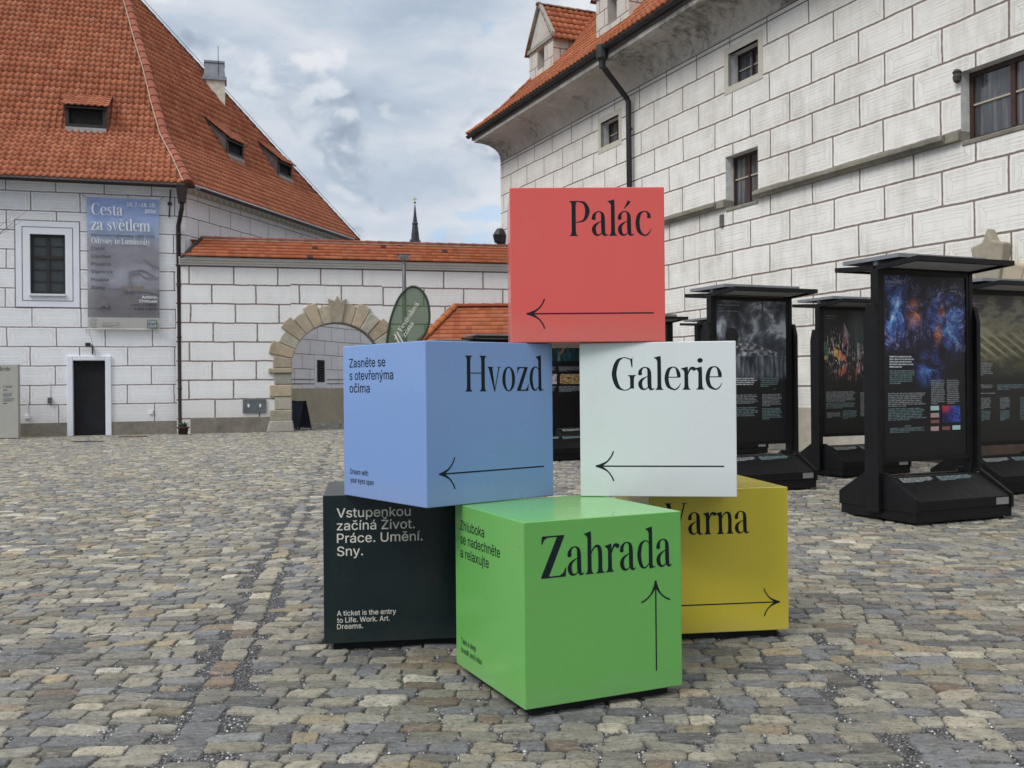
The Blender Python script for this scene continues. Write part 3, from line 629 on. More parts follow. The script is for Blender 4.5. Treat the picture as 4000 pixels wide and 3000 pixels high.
# ------------------------------------------------------------------ walls with openings
def wall(mb, x0, x1, z0, z1, holes, y=0., depth=.3, P=None, rev=1, uoff=0.):
    "rectangular holes (x0,x1,z0,z1) with reveals of the given depth; P maps local (x,y,z)"
    P = P or (lambda x, y_, z: (x, y_, z))
    xs = sorted({x0, x1, *[h[0] for h in holes], *[h[1] for h in holes]}); zs = sorted({z0, z1, *[h[2] for h in holes], *[h[3] for h in holes]})
    for a, b in zip(xs, xs[1:]):
        for c, d in zip(zs, zs[1:]):
            if any(h[0]-1e-6 <= a and b <= h[1]+1e-6 and h[2]-1e-6 <= c and d <= h[3]+1e-6 for h in holes): continue
            mb.quad(P(a, y, c), P(b, y, c), P(b, y, d), P(a, y, d), [(a+uoff, c), (b+uoff, c), (b+uoff, d), (a+uoff, d)], 0)
    for a, b, c, d in holes:
        q = y+depth
        for pa, pb in (((a, c), (a, d)), ((a, d), (b, d)), ((b, d), (b, c)), ((b, c), (a, c))):
            mb.quad(P(pa[0], y, pa[1]), P(pb[0], y, pb[1]), P(pb[0], q, pb[1]), P(pa[0], q, pa[1]), None, rev)
def window(root, x0, x1, z0, z1, y, nx, nz, fm='wood_dark', bm=None, glass='glass', fw=.055, bw=.03, trans=None, mid=.07):
    "sash with frame, mullion and glazing bars, then one pane sheet behind"
    f = MB(); d = .06
    f.box(x0, x0+fw, y, y+d, z0, z1); f.box(x1-fw, x1, y, y+d, z0, z1); f.box(x0+fw, x1-fw, y, y+d, z0, z0+fw); f.box(x0+fw, x1-fw, y, y+d, z1-fw, z1)
    for i in range(1, nx): c = x0+(x1-x0)*i/nx; f.box(c-mid/2, c+mid/2, y-.008, y+d-.004, z0+fw, z1-fw)
    if trans: f.box(x0+fw, x1-fw, y-.014, y+d-.008, trans-.05, trans+.05)
    w_ = f.build('window', MT[fm], root)
    g = MB()
    for z in nz: g.box(x0+fw, x1-fw, y+.012, y+d-.012, z-bw/2, z+bw/2)
    if nz: g.build('glazing_bar', MT[bm or fm], w_)
    p = MB(); p.quad((x0, y+d*.7, z0), (x1, y+d*.7, z0), (x1, y+d*.7, z1), (x0, y+d*.7, z1)); p.build('pane', MT[glass], w_)
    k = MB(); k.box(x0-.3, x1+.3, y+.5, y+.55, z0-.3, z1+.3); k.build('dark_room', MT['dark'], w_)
    return w_
def surround(root, x0, x1, z0, z1, wd, y, pr=.02, m='stone', name='stone_surround'):
    f = MB(); a, b, c, d = x0-wd, x1+wd, z0-wd, z1+wd
    f.box(a, x0, y-pr, y+.1, c, d); f.box(x1, b, y-pr, y+.1, c, d); f.box(x0, x1, y-pr, y+.1, c, z0); f.box(x0, x1, y-pr, y+.1, z1, d)
    return f.build(name, MT[m], root, bevel=.006)

# ------------------------------------------------------------------ tiled roofs
TILE = [srgb(*c) for c in ((184, 112, 80), (179, 107, 76), (188, 116, 84), (175, 103, 74), (190, 121, 91), (170, 99, 72))]
TILE_O = [srgb(*c) for c in ((192, 114, 76), (184, 106, 68), (198, 124, 84), (174, 96, 64), (188, 116, 84))]
FLAT = [srgb(*c) for c in ((182, 104, 70), (174, 97, 64), (186, 110, 76), (168, 92, 62), (178, 108, 80), (84, 60, 52))]
def tile_field(name, org, e, n, prof, amin, amax, mats, parent, pal, tw=.2, rl=.3, amp=.030, seg=6, lift=.030, flat=False, pw=None, mul=.74):
    org, e, n = np.array(org, float), np.array(e, float), np.array(n, float); zv = np.array((0, 0, 1.))
    pr = np.array(prof, float); sl = np.r_[0, np.cumsum(np.hypot(*np.diff(pr, axis=0).T))]
    nr = max(1, int(round(sl[-1]/rl))); ss = np.linspace(0, sl[-1], nr+1)
    D = np.interp(ss, sl, pr[:, 0]); Z = np.interp(ss, sl, pr[:, 1])
    dmin, dmax = D.min(), D.max(); dd = np.linspace(dmin, dmax, 40)
    A0 = min(amin(d) for d in dd); A1 = max(amax(d) for d in dd); st = tw/seg
    k0 = math.floor(A0/tw); nc = (math.ceil(A1/tw)-k0)*seg; cg = (np.arange(nc+1)/seg+k0)*tw
    r = np.random.default_rng(int(abs(org[0]*100))+3); V = []; Fq = []; T = []; o = 0; pal = np.array(pal)
    for i in range(nr):
        sh = (tw/2 if (flat and i % 2) else 0.)
        ca = cg+sh; t = np.array((D[i+1]-D[i], Z[i+1]-Z[i])); t /= np.hypot(*t); nm = n*(-t[1])+zv*t[0]
        ph = (ca/tw) % 1.; hp = amp*(.5+.5*np.cos(2*np.pi*(ph-.5)))**1.7 if not flat else np.where((ph < .06) | (ph > .94), -.006, 0.)
        rows = []
        for d, z, lf in ((D[i], Z[i], -.012), (D[i], Z[i], lift), (D[i+1], Z[i+1], .004)):
            aa = np.clip(ca, amin(d), amax(d)); rows.append(org+e*aa[:, None]+n*d+zv*z+nm*(hp+lf)[:, None])
        lo, hi = amin(D[i]), amax(D[i]); lo2, hi2 = amin(D[i+1]), amax(D[i+1])
        m = len(ca); V += rows; idx = np.arange(m-1)
        ok = (ca[1:] > min(lo, lo2)+1e-5) & (ca[:-1] < max(hi, hi2)-1e-5); idx = idx[ok]
        for q in (0, 1): Fq.append(np.stack([o+q*m+idx, o+q*m+idx+1, o+(q+1)*m+idx+1, o+(q+1)*m+idx], 1))
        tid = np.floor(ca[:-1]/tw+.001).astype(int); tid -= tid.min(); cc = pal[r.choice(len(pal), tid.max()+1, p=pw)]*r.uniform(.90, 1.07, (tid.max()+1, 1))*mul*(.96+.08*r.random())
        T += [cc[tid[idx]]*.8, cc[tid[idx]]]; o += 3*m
    return np_mesh(name, np.concatenate(V), np.concatenate(Fq), mats, parent, tint=np.concatenate(T))
def ridge_tiles(name, pts, m, parent, pal, r0=.12, ln=.36, mul=.72, up=(0, 0, 1)):
    mb = MB(); P_ = [Vector(p) for p in pts]; rd = random.Random(3)
    dense = []; acc = [0.]
    for a, b in zip(P_, P_[1:]): acc.append(acc[-1]+(b-a).length)
    def at(s):
        for i in range(len(P_)-1):
            if s <= acc[i+1] or i == len(P_)-2: return P_[i].lerp(P_[i+1], min(1.2, (s-acc[i])/max(1e-6, acc[i+1]-acc[i])))
    n = max(1, round(acc[-1]/ln)); L = acc[-1]/n
    for i in range(n):
        a, b = at(i*L), at((i+1)*L+.02); t = (b-a).normalized(); u = (Vector(up)-t*t.dot(Vector(up))).normalized(); s_ = t.cross(u); c = random.choice(pal); k = rd.uniform(.85, 1.1)*mul
        mb.tint = tuple(x*k for x in c); vs = []
        for p, rr_ in ((a, r0*1.14), (a+t*L*.12, r0*1.12), (b, r0*.94)):
            for j in range(9): q = math.pi*j/8; vs.append(p+s_*rr_*math.cos(q)+u*(rr_*math.sin(q)*.85-.03))
        mb.add(vs, [(x*9+j, x*9+j+1, x*9+j+10, x*9+j+9) for x in (0, 1) for j in range(8)]+[tuple(range(9))[::-1]])
    return mb.build(name, m, parent, smooth=False)
def gutter(mb, pts, r=.09, n=8):
    "half-round trough"
    P_ = [Vector(p) for p in pts]; vs = []
    for i, p in enumerate(P_):
        t = (P_[min(i+1, len(P_)-1)]-P_[max(0, i-1)]).normalized(); s_ = t.cross(Vector((0, 0, 1))).normalized()
        vs += [p+s_*rr_*math.cos(a)-Vector((0, 0, rr_*math.sin(a))) for rr_, order in ((r, 1), (r-.012, -1)) for a in [math.pi*j/n for j in range(n+1)][::order]]
    k = 2*(n+1)
    mb.add(vs, [(i*k+j, i*k+(j+1) % k, (i+1)*k+(j+1) % k, (i+1)*k+j) for i in range(len(P_)-1) for j in range(k)]+[tuple(range(k))[::-1], tuple(range((len(P_)-1)*k, len(P_)*k))])

# ------------------------------------------------------------------ the gallery: white house on the left with the steep hipped roof
GX = math.atan2(.28, .96)
def gallery():
    ro = thing('gallery_building', 'white sgraffito house on the left with steep red hipped tile roof', 'building', (-10.2, 31.06, 0), GX)
    I = inv(ro); rot = Matrix.Rotation(GX, 4, 'Z').to_3x3(); nF = rot @ Vector((0, 1, 0)); C1 = Vector(ro.location)
    def F(px, py): p = I @ on_plane(px, py, C1, nF); return p.x, p.z
    EV = 7.78
    # front openings, from the photograph
    wx0, wz1 = F(116, 913); wx1, wz0 = F(256, 1149); dx0, dz1 = F(285, 1409); dx1, _ = F(413, 1600)
    win = (wx0, wx1, wz0, wz1); door = (dx0, dx1, 0., dz1)
    W_ = MB(); wall(W_, -14, 0, 0, EV, [win, door], depth=.18)
    C2 = Vector((6.24, 10.25, 0)); ds = C2.normalized(); SL = C2.length; ns = Vector((ds.y, -ds.x, 0))     # outward normal of the side
    o = W_.build('front_wall', [MT['gallery'], MT['white_plaster']], ro)
    sw = MB(); P = lambda x, y, z: tuple(ds*x+Vector((0, 0, z)))
    wall(sw, 0, SL, 0, EV, [], P=P); sw.quad(tuple(C2), (-14, 16, 0), (-14, 16, EV), (C2.x, C2.y, EV), [(0, 0), (20, 0), (20, EV), (0, EV)])
    pc = Vector((C2.x, C2.y, 0)); dc = ds.copy(); u_ = SL
    for k in range(9):
        dc = Matrix.Rotation(R(-7), 3, 'Z') @ dc; pn = pc+dc*.9
        for za, zb in ((0, 6.4),): sw.quad(*[tuple(q+Vector((0, 0, z))) for q, z in ((pc, za), (pn, za), (pn, zb), (pc, zb))], [(u_, za), (u_+.9, za), (u_+.9, zb), (u_, zb)])
        pc = pn; u_ += .9
    sw.build('side_wall', MT['gallery_side'], ro)
    pl = MB()
    for a, b in ((-14, dx0-.16), (dx1+.16, .02)): pl.box(a, b, -.035, 0, 0, .42)
    pl.build('plinth', MT['plinth'], ro, bevel=.008)
    P3 = lambda px, py: (lambda p: (p.dot(ds), p.z))(I @ on_plane(px, py, C1, Matrix.Rotation(GX, 4, 'Z').to_3x3() @ ns))
    wa, wt_ = P3(1237, 1406); wb_, wz = P3(1267, 1493); zp = P3(1250, 1516)[1]; pv = lambda a, z, o=0.: tuple(ds*a+ns*o+Vector((0, 0, z)))
    op = MB(); op.prism([pv(.3, 0), pv(SL, 0), pv(SL, zp), pv(.3, zp)], ns*.05); op.build('plinth', MT['plinth_far'], ro)
    wb2 = MB(); wb2.prism([pv(wa-.22, wz-.2), pv(wb_+.22, wz-.2), pv(wb_+.22, wt_+.2), pv(wa-.22, wt_+.2)], ns*.012); wb2.build('window_border', MT['white_plaster'], ro)
    wn_ = MB(); wn_.prism([pv(wa, wz, .008), pv(wb_, wz, .008), pv(wb_, wt_, .008), pv(wa, wt_, .008)], ns*.008); wn_ = wn_.build('window', MT['dark'], ro); gr = MB()
    for i in range(8): z = wz+.08+(wt_-wz-.16)*i/7; gr.tube([pv(wa+.25*(wb_-wa), z, .03), pv(wb_, z, .03)], .014, 6)
    gr.build('window_grille', MT['gutter'], wn_)
    for z in (zp+.16, zp+.33):
        bl = MB()
        for a, b_ in ((.3, wa-.25), (wb_+.25, SL)): bl.prism([pv(a, z), pv(b_, z), pv(b_, z+.035), pv(a, z+.035)], ns*.007)
        bl.build('band_line', MT['incised'], ro)
    # brown downpipe with square hopper at the corner
    xp = F(701, 1300)[0]; xh = F(712, 720)[0]; dp = MB(); ztop = EV-.14
    dp.tube([(xh, -.44, ztop-.42), (xh, -.43, ztop-.62), (xp+.04, -.22, ztop-.98), (xp, -.13, ztop-1.15), (xp, -.12, .1), (xp, -.15, .02)], .072, 12)
    for z in (6.2, 4.6, 3.0, 1.4): dp.tube([(xp, -.12, z), (xp, -.12, z+.05)], .086, 12)
    dpo = dp.build('downpipe', MT['pipe_brown'], ro, smooth=True); hb = MB(); a_, b_ = .17, .11
    vs = [(xh+sx_*q, -.45+sy_*q, z) for q, z in ((b_, ztop-.48), (a_, ztop-.0)) for sx_, sy_ in ((-1, -1), (1, -1), (1, 1), (-1, 1))]; hb.add(vs, [(0, 1, 5, 4), (1, 2, 6, 5), (2, 3, 7, 6), (3, 0, 4, 7), (3, 2, 1, 0), (4, 5, 6, 7)]); hb.build('hopper', MT['pipe_brown'], dpo)
    # frieze under the side eaves
    fr = MB(); q = [ds*.02+ns*.012, ds*SL+ns*.012]
    fr.quad(*[tuple(p+Vector((0, 0, z))) for p, z in ((q[0], EV-.24), (q[1], EV-.24), (q[1], EV), (q[0], EV))])
    m, t, b = mt('painted_wave_frieze'); oc = t.node('ShaderNodeTexCoord').outputs['Object']; x_, y_, z_ = t.sep(oc)
    ph = t.m('MULTIPLY', t.m('ADD', t.m('MULTIPLY', x_, ds.x), t.m('MULTIPLY', y_, ds.y)), 2*math.pi/.36)
    zc = t.m('DIVIDE', t.m('SUBTRACT', z_, EV-.12), .12); wv = t.m('MULTIPLY', t.m('SINE', t.m('ADD', ph, t.m('MULTIPLY', zc, 1.2))), .5)
    k = t.mr(t.m('SUBTRACT', zc, wv), -.12, .12); t.put(b.inputs['Base Color'], t.mix(k, (.42, .39, .31), (.62, .60, .54))); b.inputs['Roughness'].default_value = .9
    fr.build('frieze', m, ro)
    # window: painted band, sash, sill
    bd = MB(); x0, x1, z0, z1 = win
    def band(mb, g0, g1, y0_, y1_): # frame ring between offsets g0<g1
        mb.box(x0-g1, x0-g0, y0_, y1_, z0-g1, z1+g1); mb.box(x1+g0, x1+g1, y0_, y1_, z0-g1, z1+g1); mb.box(x0-g0, x1+g0, y0_, y1_, z0-g1, z0-g0); mb.box(x0-g0, x1+g0, y0_, y1_, z1+g0, z1+g1)
    band(bd, 0., .40, -.006, 0.); bd.build('window_border', MT['window_band'], ro)
    ln = MB(); band(ln, .20, .222, -.009, -.005); band(ln, .395, .42, -.009, -.005); ln.build('window_border_line', MT['incised'], ro)
    zt = z0+(z1-z0)*.615
    window(ro, x0, x1, z0, z1, .10, 2, [z0+(zt-z0)*.34, z0+(zt-z0)*.67, zt+(z1-zt)*.5], 'wood_dark', None, 'glass_matt', .08, .035, zt, .10)
    sl = MB(); sl.box(x0-.02, x1+.02, -.07, .09, z0-.075, z0-.004); sl.build('window_sill', MT['white_plaster'], ro, bevel=.015)
    # door in a white stone frame
    df = MB(); df.box(dx0-.17, dx0, -.07, .10, 0, dz1+.15); df.box(dx1, dx1+.17, -.07, .10, 0, dz1+.15); df.box(dx0, dx1, -.07, .10, dz1, dz1+.15)
    df.build('door_frame', MT['window_band'], ro, bevel=.02)
    dd = MB(); dd.box(dx0, dx1, .12, .17, .01, dz1); dr = dd.build('door', MT['door'], ro); h = MB(); h.tube([(dx0+.09, .10, .98), (dx0+.09, .10, 1.12)], .012, 8); h.box(dx0+.075, dx0+.105, .105, .125, .94, 1.16); h.build('handle', MT['gutter'], dr)
    # roof
    nf = Vector((0, 1, 0)); nside = -ns; org = Vector((0, 0, EV))
    # the hip: a line in plan from the corner to the apex, its rise read along the hip
    A = I @ at_depth(482, -62, 38.); DF, DS = A.y, Vector((A.x, A.y, 0)).dot(nside); aA = A.x*ds.x+A.y*ds.y
    hd = (ro.matrix_basis.to_3x3() @ Vector((A.x, A.y, 0))); hn = hd.cross(Vector((0, 0, 1))).normalized(); hz = []
    for px, py in ((741, 678), (692, 619), (646, 533), (610, 407), (579, 280), (542, 158), (511, 45), (482, -62)):
        p = I @ on_plane(px, py, C1, hn); hz.append((p.y/A.y, p.z-EV))
    hz = [(-.055, hz[0][1]-.30)]+[h for h in hz if h[0] > -.02]
    profF = [(t_*DF, z) for t_, z in hz]; profS = [(t_*DS, z) for t_, z in hz]; prof = profF
    kf = A.x/A.y; ksd = aA/DS
    amaxF = lambda d: d*kf; aminS = lambda d: d*ksd
    ZS = lambda d: float(np.interp(d, [q[0] for q in profS], [q[1] for q in profS]))
    def proj(p):
        v = (ro.matrix_basis @ p)-EYE; k = F_PX/v.dot(_F); return 2000+v.dot(_R)*k, 1500-v.dot(_U)*k
    _am = {}
    def amaxS(d):
        k = round(d, 3)
        if k not in _am:
            lo, hi = d*ksd, 30.
            for _ in range(40):
                m_ = (lo+hi)/2; x, y = proj(ds*m_+nside*d+Vector((0, 0, EV+ZS(d))))
                if x < 538+(y-0)*(1401-538)/940.: lo = m_
                else: hi = m_
            _am[k] = lo
        return _am[k]
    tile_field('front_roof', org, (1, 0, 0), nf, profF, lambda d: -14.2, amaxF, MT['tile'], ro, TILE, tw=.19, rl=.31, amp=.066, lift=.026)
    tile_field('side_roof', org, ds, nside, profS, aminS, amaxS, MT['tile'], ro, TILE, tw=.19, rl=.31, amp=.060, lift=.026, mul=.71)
    hp = [Vector((d*kf, d, EV+z+.04)) for d, z in profF]
    ridge_tiles('hip_tiles', hp, MT['tile'], ro, [srgb(168, 98, 78), srgb(156, 90, 72)], .15, .42, up=(.5, -.6, .6))
    mo = MB(); mo.tube([p+Vector((-.17, -.06, .035)) for p in hp], .022, 6); mo.build('hip_mortar', MT['mortar'], ro)
    e2 = [tuple(ds*amaxS(d)+nside*d+Vector((0, 0, EV+z+.03))) for d, z in profS]
    ridge_tiles('verge_tiles', e2, MT['tile'], ro, [srgb(120, 84, 70), srgb(100, 76, 66)], .10, .40, up=(.6, .5, .5))
    bk = MB(); bk.tint = TILE[1]; rear = [(-14.2, max(17.5-.6*q[1], A.y), q[2]-.03) for q in e2]
    for k in range(len(e2)-1): bk.quad(e2[k], rear[k], rear[k+1], e2[k+1])
    bk.poly([(-14.2, d, EV+z) for d, z in profF]+rear[::-1]); bk.build('rear_roof', mat('rear_roof_tiles', (.25, .10, .06), .85, var=.2), ro)
    # gutters and soffit boards
    cor = Vector((.30, -.42, 0)); g = MB(); zg = EV-.09
    gutter(g, [(-14, -.46, zg+.02), (cor.x+.02, -.46, zg)], .085); g.build('gutter', MT['pipe_brown'], ro)
    g = MB(); p0 = ds*.05+ns*.46; p1 = ds*(SL+.3)+ns*.46; gutter(g, [(p0.x, p0.y, zg), (p1.x, p1.y, zg-.03)], .085); g.build('gutter', MT['pipe_brown'], ro)
    sf = MB(); sf.box(-14, 0, -.40, -.002, EV-.035, EV-.002); sf.prism([tuple(p+Vector((0, 0, EV-.035))) for p in (ds*.0+ns*.002, ds*.0+ns*.40, ds*SL+ns*.40, ds*SL+ns*.002)], (0, 0, .03)); sf.build('soffit', MT['white_plaster'], ro)
    # dormers on a tilted roof: front face, cheeks, small tiled hood
    def dormer(cx_a, d0, e, n, prof, hw, hh, slope):
        "cx_a along eave, d0 inset of the front face; hh opening height"
        zr = lambda d: float(np.interp(d, [p[0] for p in prof], [p[1] for p in prof]))
        e, n = Vector(e), Vector(n); z0 = zr(d0); P = lambda a, d, z: tuple(e*(cx_a+a)+n*d+Vector((0, 0, EV+z)))
        zt = z0+hh; dh = d0
        while zr(dh) < zt+(dh-d0)*slope: dh += .02
        d1 = d0-.16; ch = MB()
        pass
        f = MB(); ff = .11
        for a0, a1, q0, q1 in ((-hw, -hw+ff, z0-.05, zt), (hw-ff, hw, z0-.05, zt), (-hw+ff, hw-ff, zt-.11, zt), (-hw+ff, hw-ff, z0-.05, z0+.2)):
            f.prism([P(a0, d0-.03, q0), P(a1, d0-.03, q0), P(a1, d0-.03, q1), P(a0, d0-.03, q1)], n*.06)
        dm = f.build('dormer', MT['wood_dark'], ro)
        for s in (-1, 1): ch = MB(); ch.prism([P(s*hw, d0, z0-.05), P(s*hw, d0, zt), P(s*hw, dh, zt+(dh-d0)*slope)], e*(-.05*s)); ch.build('dormer_cheek', MT['cheek'], dm)
        k = MB(); k.poly([P(-hw+ff, d0+.05, z0+.2), P(hw-ff, d0+.05, z0+.2), P(hw-ff, d0+.05, zt-.11), P(-hw+ff, d0+.05, zt-.11)]); k.build('dormer_opening', MT['dark'], dm)
        ap = MB(); ap.prism([P(-hw, d0-.18, zr(d0-.18)+.06), P(hw, d0-.18, zr(d0-.18)+.06), P(hw, d0-.03, z0+.10), P(-hw, d0-.03, z0+.10)], (0, 0, -.03)); ap.build('dormer_apron', MT['apron'], dm)
        hood = [(d1, zt-.16*slope+.03), (dh+.1, zt+(dh+.1-d0)*slope+.05)]
        tile_field('dormer_hood', org+e*cx_a, e, n, hood, lambda d: -hw-.09, lambda d: hw+.09, MT['tile'], dm, TILE, tw=.2, rl=.30, amp=.032)
        b_ = MB(); b_.prism([P(-hw-.05, d1+.05, hood[0][1]-.04), P(hw+.05, d1+.05, hood[0][1]-.04), P(hw+.05, dh, hood[1][1]-.06), P(-hw-.05, dh, hood[1][1]-.06)], (0, 0, -.05)); b_.build('dormer_boards', MT['wood_dark'], dm)
    G_ = lambda px, py, n_, z: None
    def roofpt(px, py, e, n, prof):
        "hit the roof surface by marching the ray"
        e, n = Vector(e), Vector(n); d_ = ray(px, py).normalized(); t_ = 20.
        while t_ < 60:
            p = I @ (EYE+d_*t_); d = p.dot(n)
            if d > -.4 and p.z < EV+float(np.interp(d, [q[0] for q in prof], [q[1] for q in prof])): return p.dot(e), d
            t_ += .01
    a, d = roofpt(336, 512, (1, 0, 0), nf, profF); dormer(a, d, (1, 0, 0), nf, profF, .62, .84, .50)
    for px, py in ((918, 622), (1112, 700)):
        a, d = roofpt(px, py, ds, nside, profS); dormer(a, d, ds, nside, profS, .60, .74, .78)
    # chimney behind the side slope
    c = I @ at_depth(838, 300, 40.); ch = MB(); cx, cy = c.x, c.y
    zc = lambda py: CAM_H+(1510-py)/F_PX*40.
    ch.box(cx-.40, cx+.40, cy-.35, cy+.35, 9., zc(318)); cm = ch.build('chimney', mat('cream_chimney_render', (.62, .575, .48), .9, var=.2), ro)
    cp = MB(); cp.box(cx-.47, cx+.47, cy-.42, cy+.42, zc(318), zc(304)); 
    a_ = [(cx-.42, cy-.37), (cx+.42, cy-.37), (cx+.42, cy+.37), (cx-.42, cy+.37)]; b_ = [(cx-.36, cy-.31), (cx+.36, cy-.31), (cx+.36, cy+.31), (cx-.36, cy+.31)]
    vs = [(x, y, zc(304)) for x, y in a_]+[(x, y, zc(250)) for x, y in b_]; cp.add(vs, [(0, 1, 5, 4), (1, 2, 6, 5), (2, 3, 7, 6), (3, 0, 4, 7)]); cp.box(cx-.40, cx+.40, cy-.35, cy+.35, zc(250), zc(242))
    cp.build('chimney_cap', MT['metal_grey'], cm)
    ld = MB(); ld.tube([(cx+.15, cy-.36, zc(318)), (cx+.15, cy-.36, zc(185))], .012, 6); ld.build('lightning_rod', MT['gutter'], cm)
    lc = MB(); lc.tube([Vector(p)+Vector((.06, -.03, .16)) for p in e2], .010, 5); lc.build('lightning_cable', MT['gutter'], ro)
    # wall anchor, floodlight with its conduit, socket boxes
    def box_on(name, px0, px1, py0, py1, d, m, parent=ro):
        x0, z1 = F(px0, py0); x1, z0 = F(px1, py1); b = MB(); b.box(x0, x1, -d, .0, z0, z1); return b.build(name, m, parent, bevel=.008)
    x, z = F(663, 797); an = MB(); an.tube([(x+.03, -.03, z+.45), (x, -.05, z), (x-.02, -.03, z-.42)], .022, 6); an.box(x-.06, x+.06, -.06, -.0, z-.04, z+.05); an.build('wall_anchor', MT['gutter'], ro)
    fl = box_on('conduit', 359, 364, 1352, 1385, .03, MT['gutter']); box_on('socket_box', 187, 203, 1553, 1575, .09, mat('grey_socket_box', (.09, .09, .10), .5, var=.2)); box_on('socket_box', 584, 598, 1602, 1618, .05, MT['window_band']); box_on('socket_box', 98, 116, 1622, 1636, .05, MT['window_band'])
    for px in (109, 196):
        a = F(px, 1568)[0]; b = F(px, 1625)[1] if px < 150 else F(px, 1553)[1]; c_ = MB(); c_.box(a-.012, a+.012, -.02, 0, b, b+.45); c_.build('conduit', MT['reveal'], ro)
    x, z = F(347, 1348); f = MB(); f.box(x-.07, x+.07, -.26, -.10, z-.05, z+.06); f.tube([(x+.02, -.1, z), (x+.10, 0, z)], .014, 6); f.build('floodlight', MT['gutter'], ro)
    return ro, F, I
gal, GF, GI = gallery()
def gal_world(px, py, off=0.):
    x, z = GF(px, py); return x, -off, z

# ------------------------------------------------------------------ the palace wing on the right
PR = math.atan2(-.918, .396)
def palace():
    ro = thing('palace_building', 'long white sgraffito palace wing on the right with grey stained cove under the eaves', 'building', (-.34, 35.4, 0), PR)
    I = inv(ro); n = Matrix.Rotation(PR, 4, 'Z').to_3x3() @ Vector((0, 1, 0)); O = Vector(ro.location)
    def W(px, py, off=0.): p = I @ on_plane(px, py, O-n*off, n); return p.x, p.z
    XE, ZT = 46., 9.42
    def rect(px0, py0, px1, py1, hh=None):       # left edge at px0 with its top at py0, right edge px1 with bottom at py1
        x0, zt = W(px0, py0); x1, zb = W(px1, py1); return [x0, x1, zb, zt]
    w1 = rect(2347, 478, 2418, 566); w2 = rect(2845, 212, 2963, 286); w3 = rect(2834, 614, 2962, 767); w4 = [W(3752, 282)[0], W(3752, 282)[0]+2.6, 0, 0]
    w3[2] = W(2850, 812)[1]; w3[3] = W(2836, 614)[1]; w2[2] = W(2846, 340)[1]; w2[3] = W(2846, 212)[1]; w1[2] = W(2347, 578)[1]; w1[3] = W(2347, 482)[1]
    w4[2] = W(3776, 549)[1]; w4[3] = W(3752, 282)[1]
    holes = [tuple(h) for h in (w1, w2, w3, w4)]
    # stone doorway further along the wall: opening only as deep as its doors
    m_ = MB(); wall(m_, 0, XE, 0, ZT, holes, depth=.42); m_.box(0.001, XE, 12., 12.1, 0, ZT); 
    m_.quad((0, 0, 0), (0, 12, 0), (0, 12, ZT), (0, 0, ZT), [(0, 0), (-12, 0), (-12, ZT), (0, ZT)])
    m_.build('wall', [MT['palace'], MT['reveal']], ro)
    # base: patched stone plinth with a brick repair
    pl = MB(); pl.box(0, XE, -.06, 0, 0, .92); pl.build('plinth', plaster('pale_patched_plinth', (.47, .44, .375), (.27, .25, .21), .7, 1.1, .5), ro, bevel=.01)
    bx = W(3912, 1745, .06)[0]; br = MB(); br.box(bx, bx+1.5, -.068, -.05, .25, .80)
    m, t, b = mt('exposed_brick'); bt = t.node('ShaderNodeTexBrick'); oc = t.node('ShaderNodeTexCoord').outputs['Object']; t.l.new(t.comb(t.sep(oc)[0], t.sep(oc)[2]), bt.inputs['Vector'])
    for i, v in ((1, (.30, .10, .05, 1)), (2, (.24, .075, .04, 1)), (3, (.40, .36, .30, 1)), (4, 1.), (5, .012)): bt.inputs[i].default_value = v
    bt.inputs['Brick Width'].default_value = .27; bt.inputs['Row Height'].default_value = .085; t.l.new(bt.outputs[0], b.inputs['Base Color']); b.inputs['Roughness'].default_value = .9
    br.build('brick_repair', m, ro)
    # cove and cornice line, carried round the far corner
    prof = [(0., 0.)]+[(.95*(1-math.cos(a))**1.15, .62*math.sin(a)) for a in [math.pi/2*i/9 for i in range(1, 10)]]+[(.95, .74)]
    cv = MB()
    for (o0, z0), (o1, z1) in zip(prof, prof[1:]):
        a, b_ = ZT+z0, ZT+z1
        e0, e1 = o0*.14, o1*.14; cv.quad((-e0, -o0, a), (XE, -o0, a), (XE, -o1, b_), (-e1, -o1, b_)); cv.quad((-e0, 12, a), (-e0, -o0, a), (-e1, -o1, b_), (-e1, 12, b_))
    cv.build('cove', MT['cove'], ro, smooth=True)
    cl = MB(); 
    for z in (ZT-.02, ZT-.13): cl.box(-.004, XE, -.006, 0, z-.012, z+.012)
    cl.build('cornice_line', MT['incised'], ro)
    # string course in weathered stone between the windows
    zs = W(2952.7, 770)[1]; st = MB()
    for a, b_ in ((0, w3[0]-.26), (w3[1]+.0, w4[0]-.26), (w4[1]+.0, XE)):
        st.prism([(a, 0, zs-.05), (a, -.10, zs-.05), (a, -.13, zs+.0), (a, -.17, zs+.02), (a, -.17, zs+.09), (a, -.02, zs+.15), (a, 0, zs+.15)], (b_-a, 0, 0))
    st.build('string_course', MT['string'], ro)
    # windows
    for k, h in enumerate((w1, w2)):
        surround(ro, *h, .16, 0., .012, 'surround'); window(ro, *h, .26, 2, [(h[2]+h[3])/2], 'wood_brown', 'wire', 'glass', .05, .025, None, .05)
    window(ro, *w3, .22, 2, [w3[2]+(w3[3]-w3[2])*.56], 'wood_brown', 'wire', 'glass', .06, .03, None, .06)
    window(ro, *w4, .20, 3, [w4[2]+(w4[3]-w4[2])*.53], 'wood_brown', 'wire', 'glass', .08, .03, None, .09)
    for h in (w3, w4):
        s = MB(); s.box(h[0]-.26, h[0]+.02, -.10, .2, zs-.05, zs+.13); s.box(h[0]+.02, h[1], -.02, .2, h[2]-.08, h[2]-.003); s.build('window_sill', MT['string'], ro, bevel=.015)
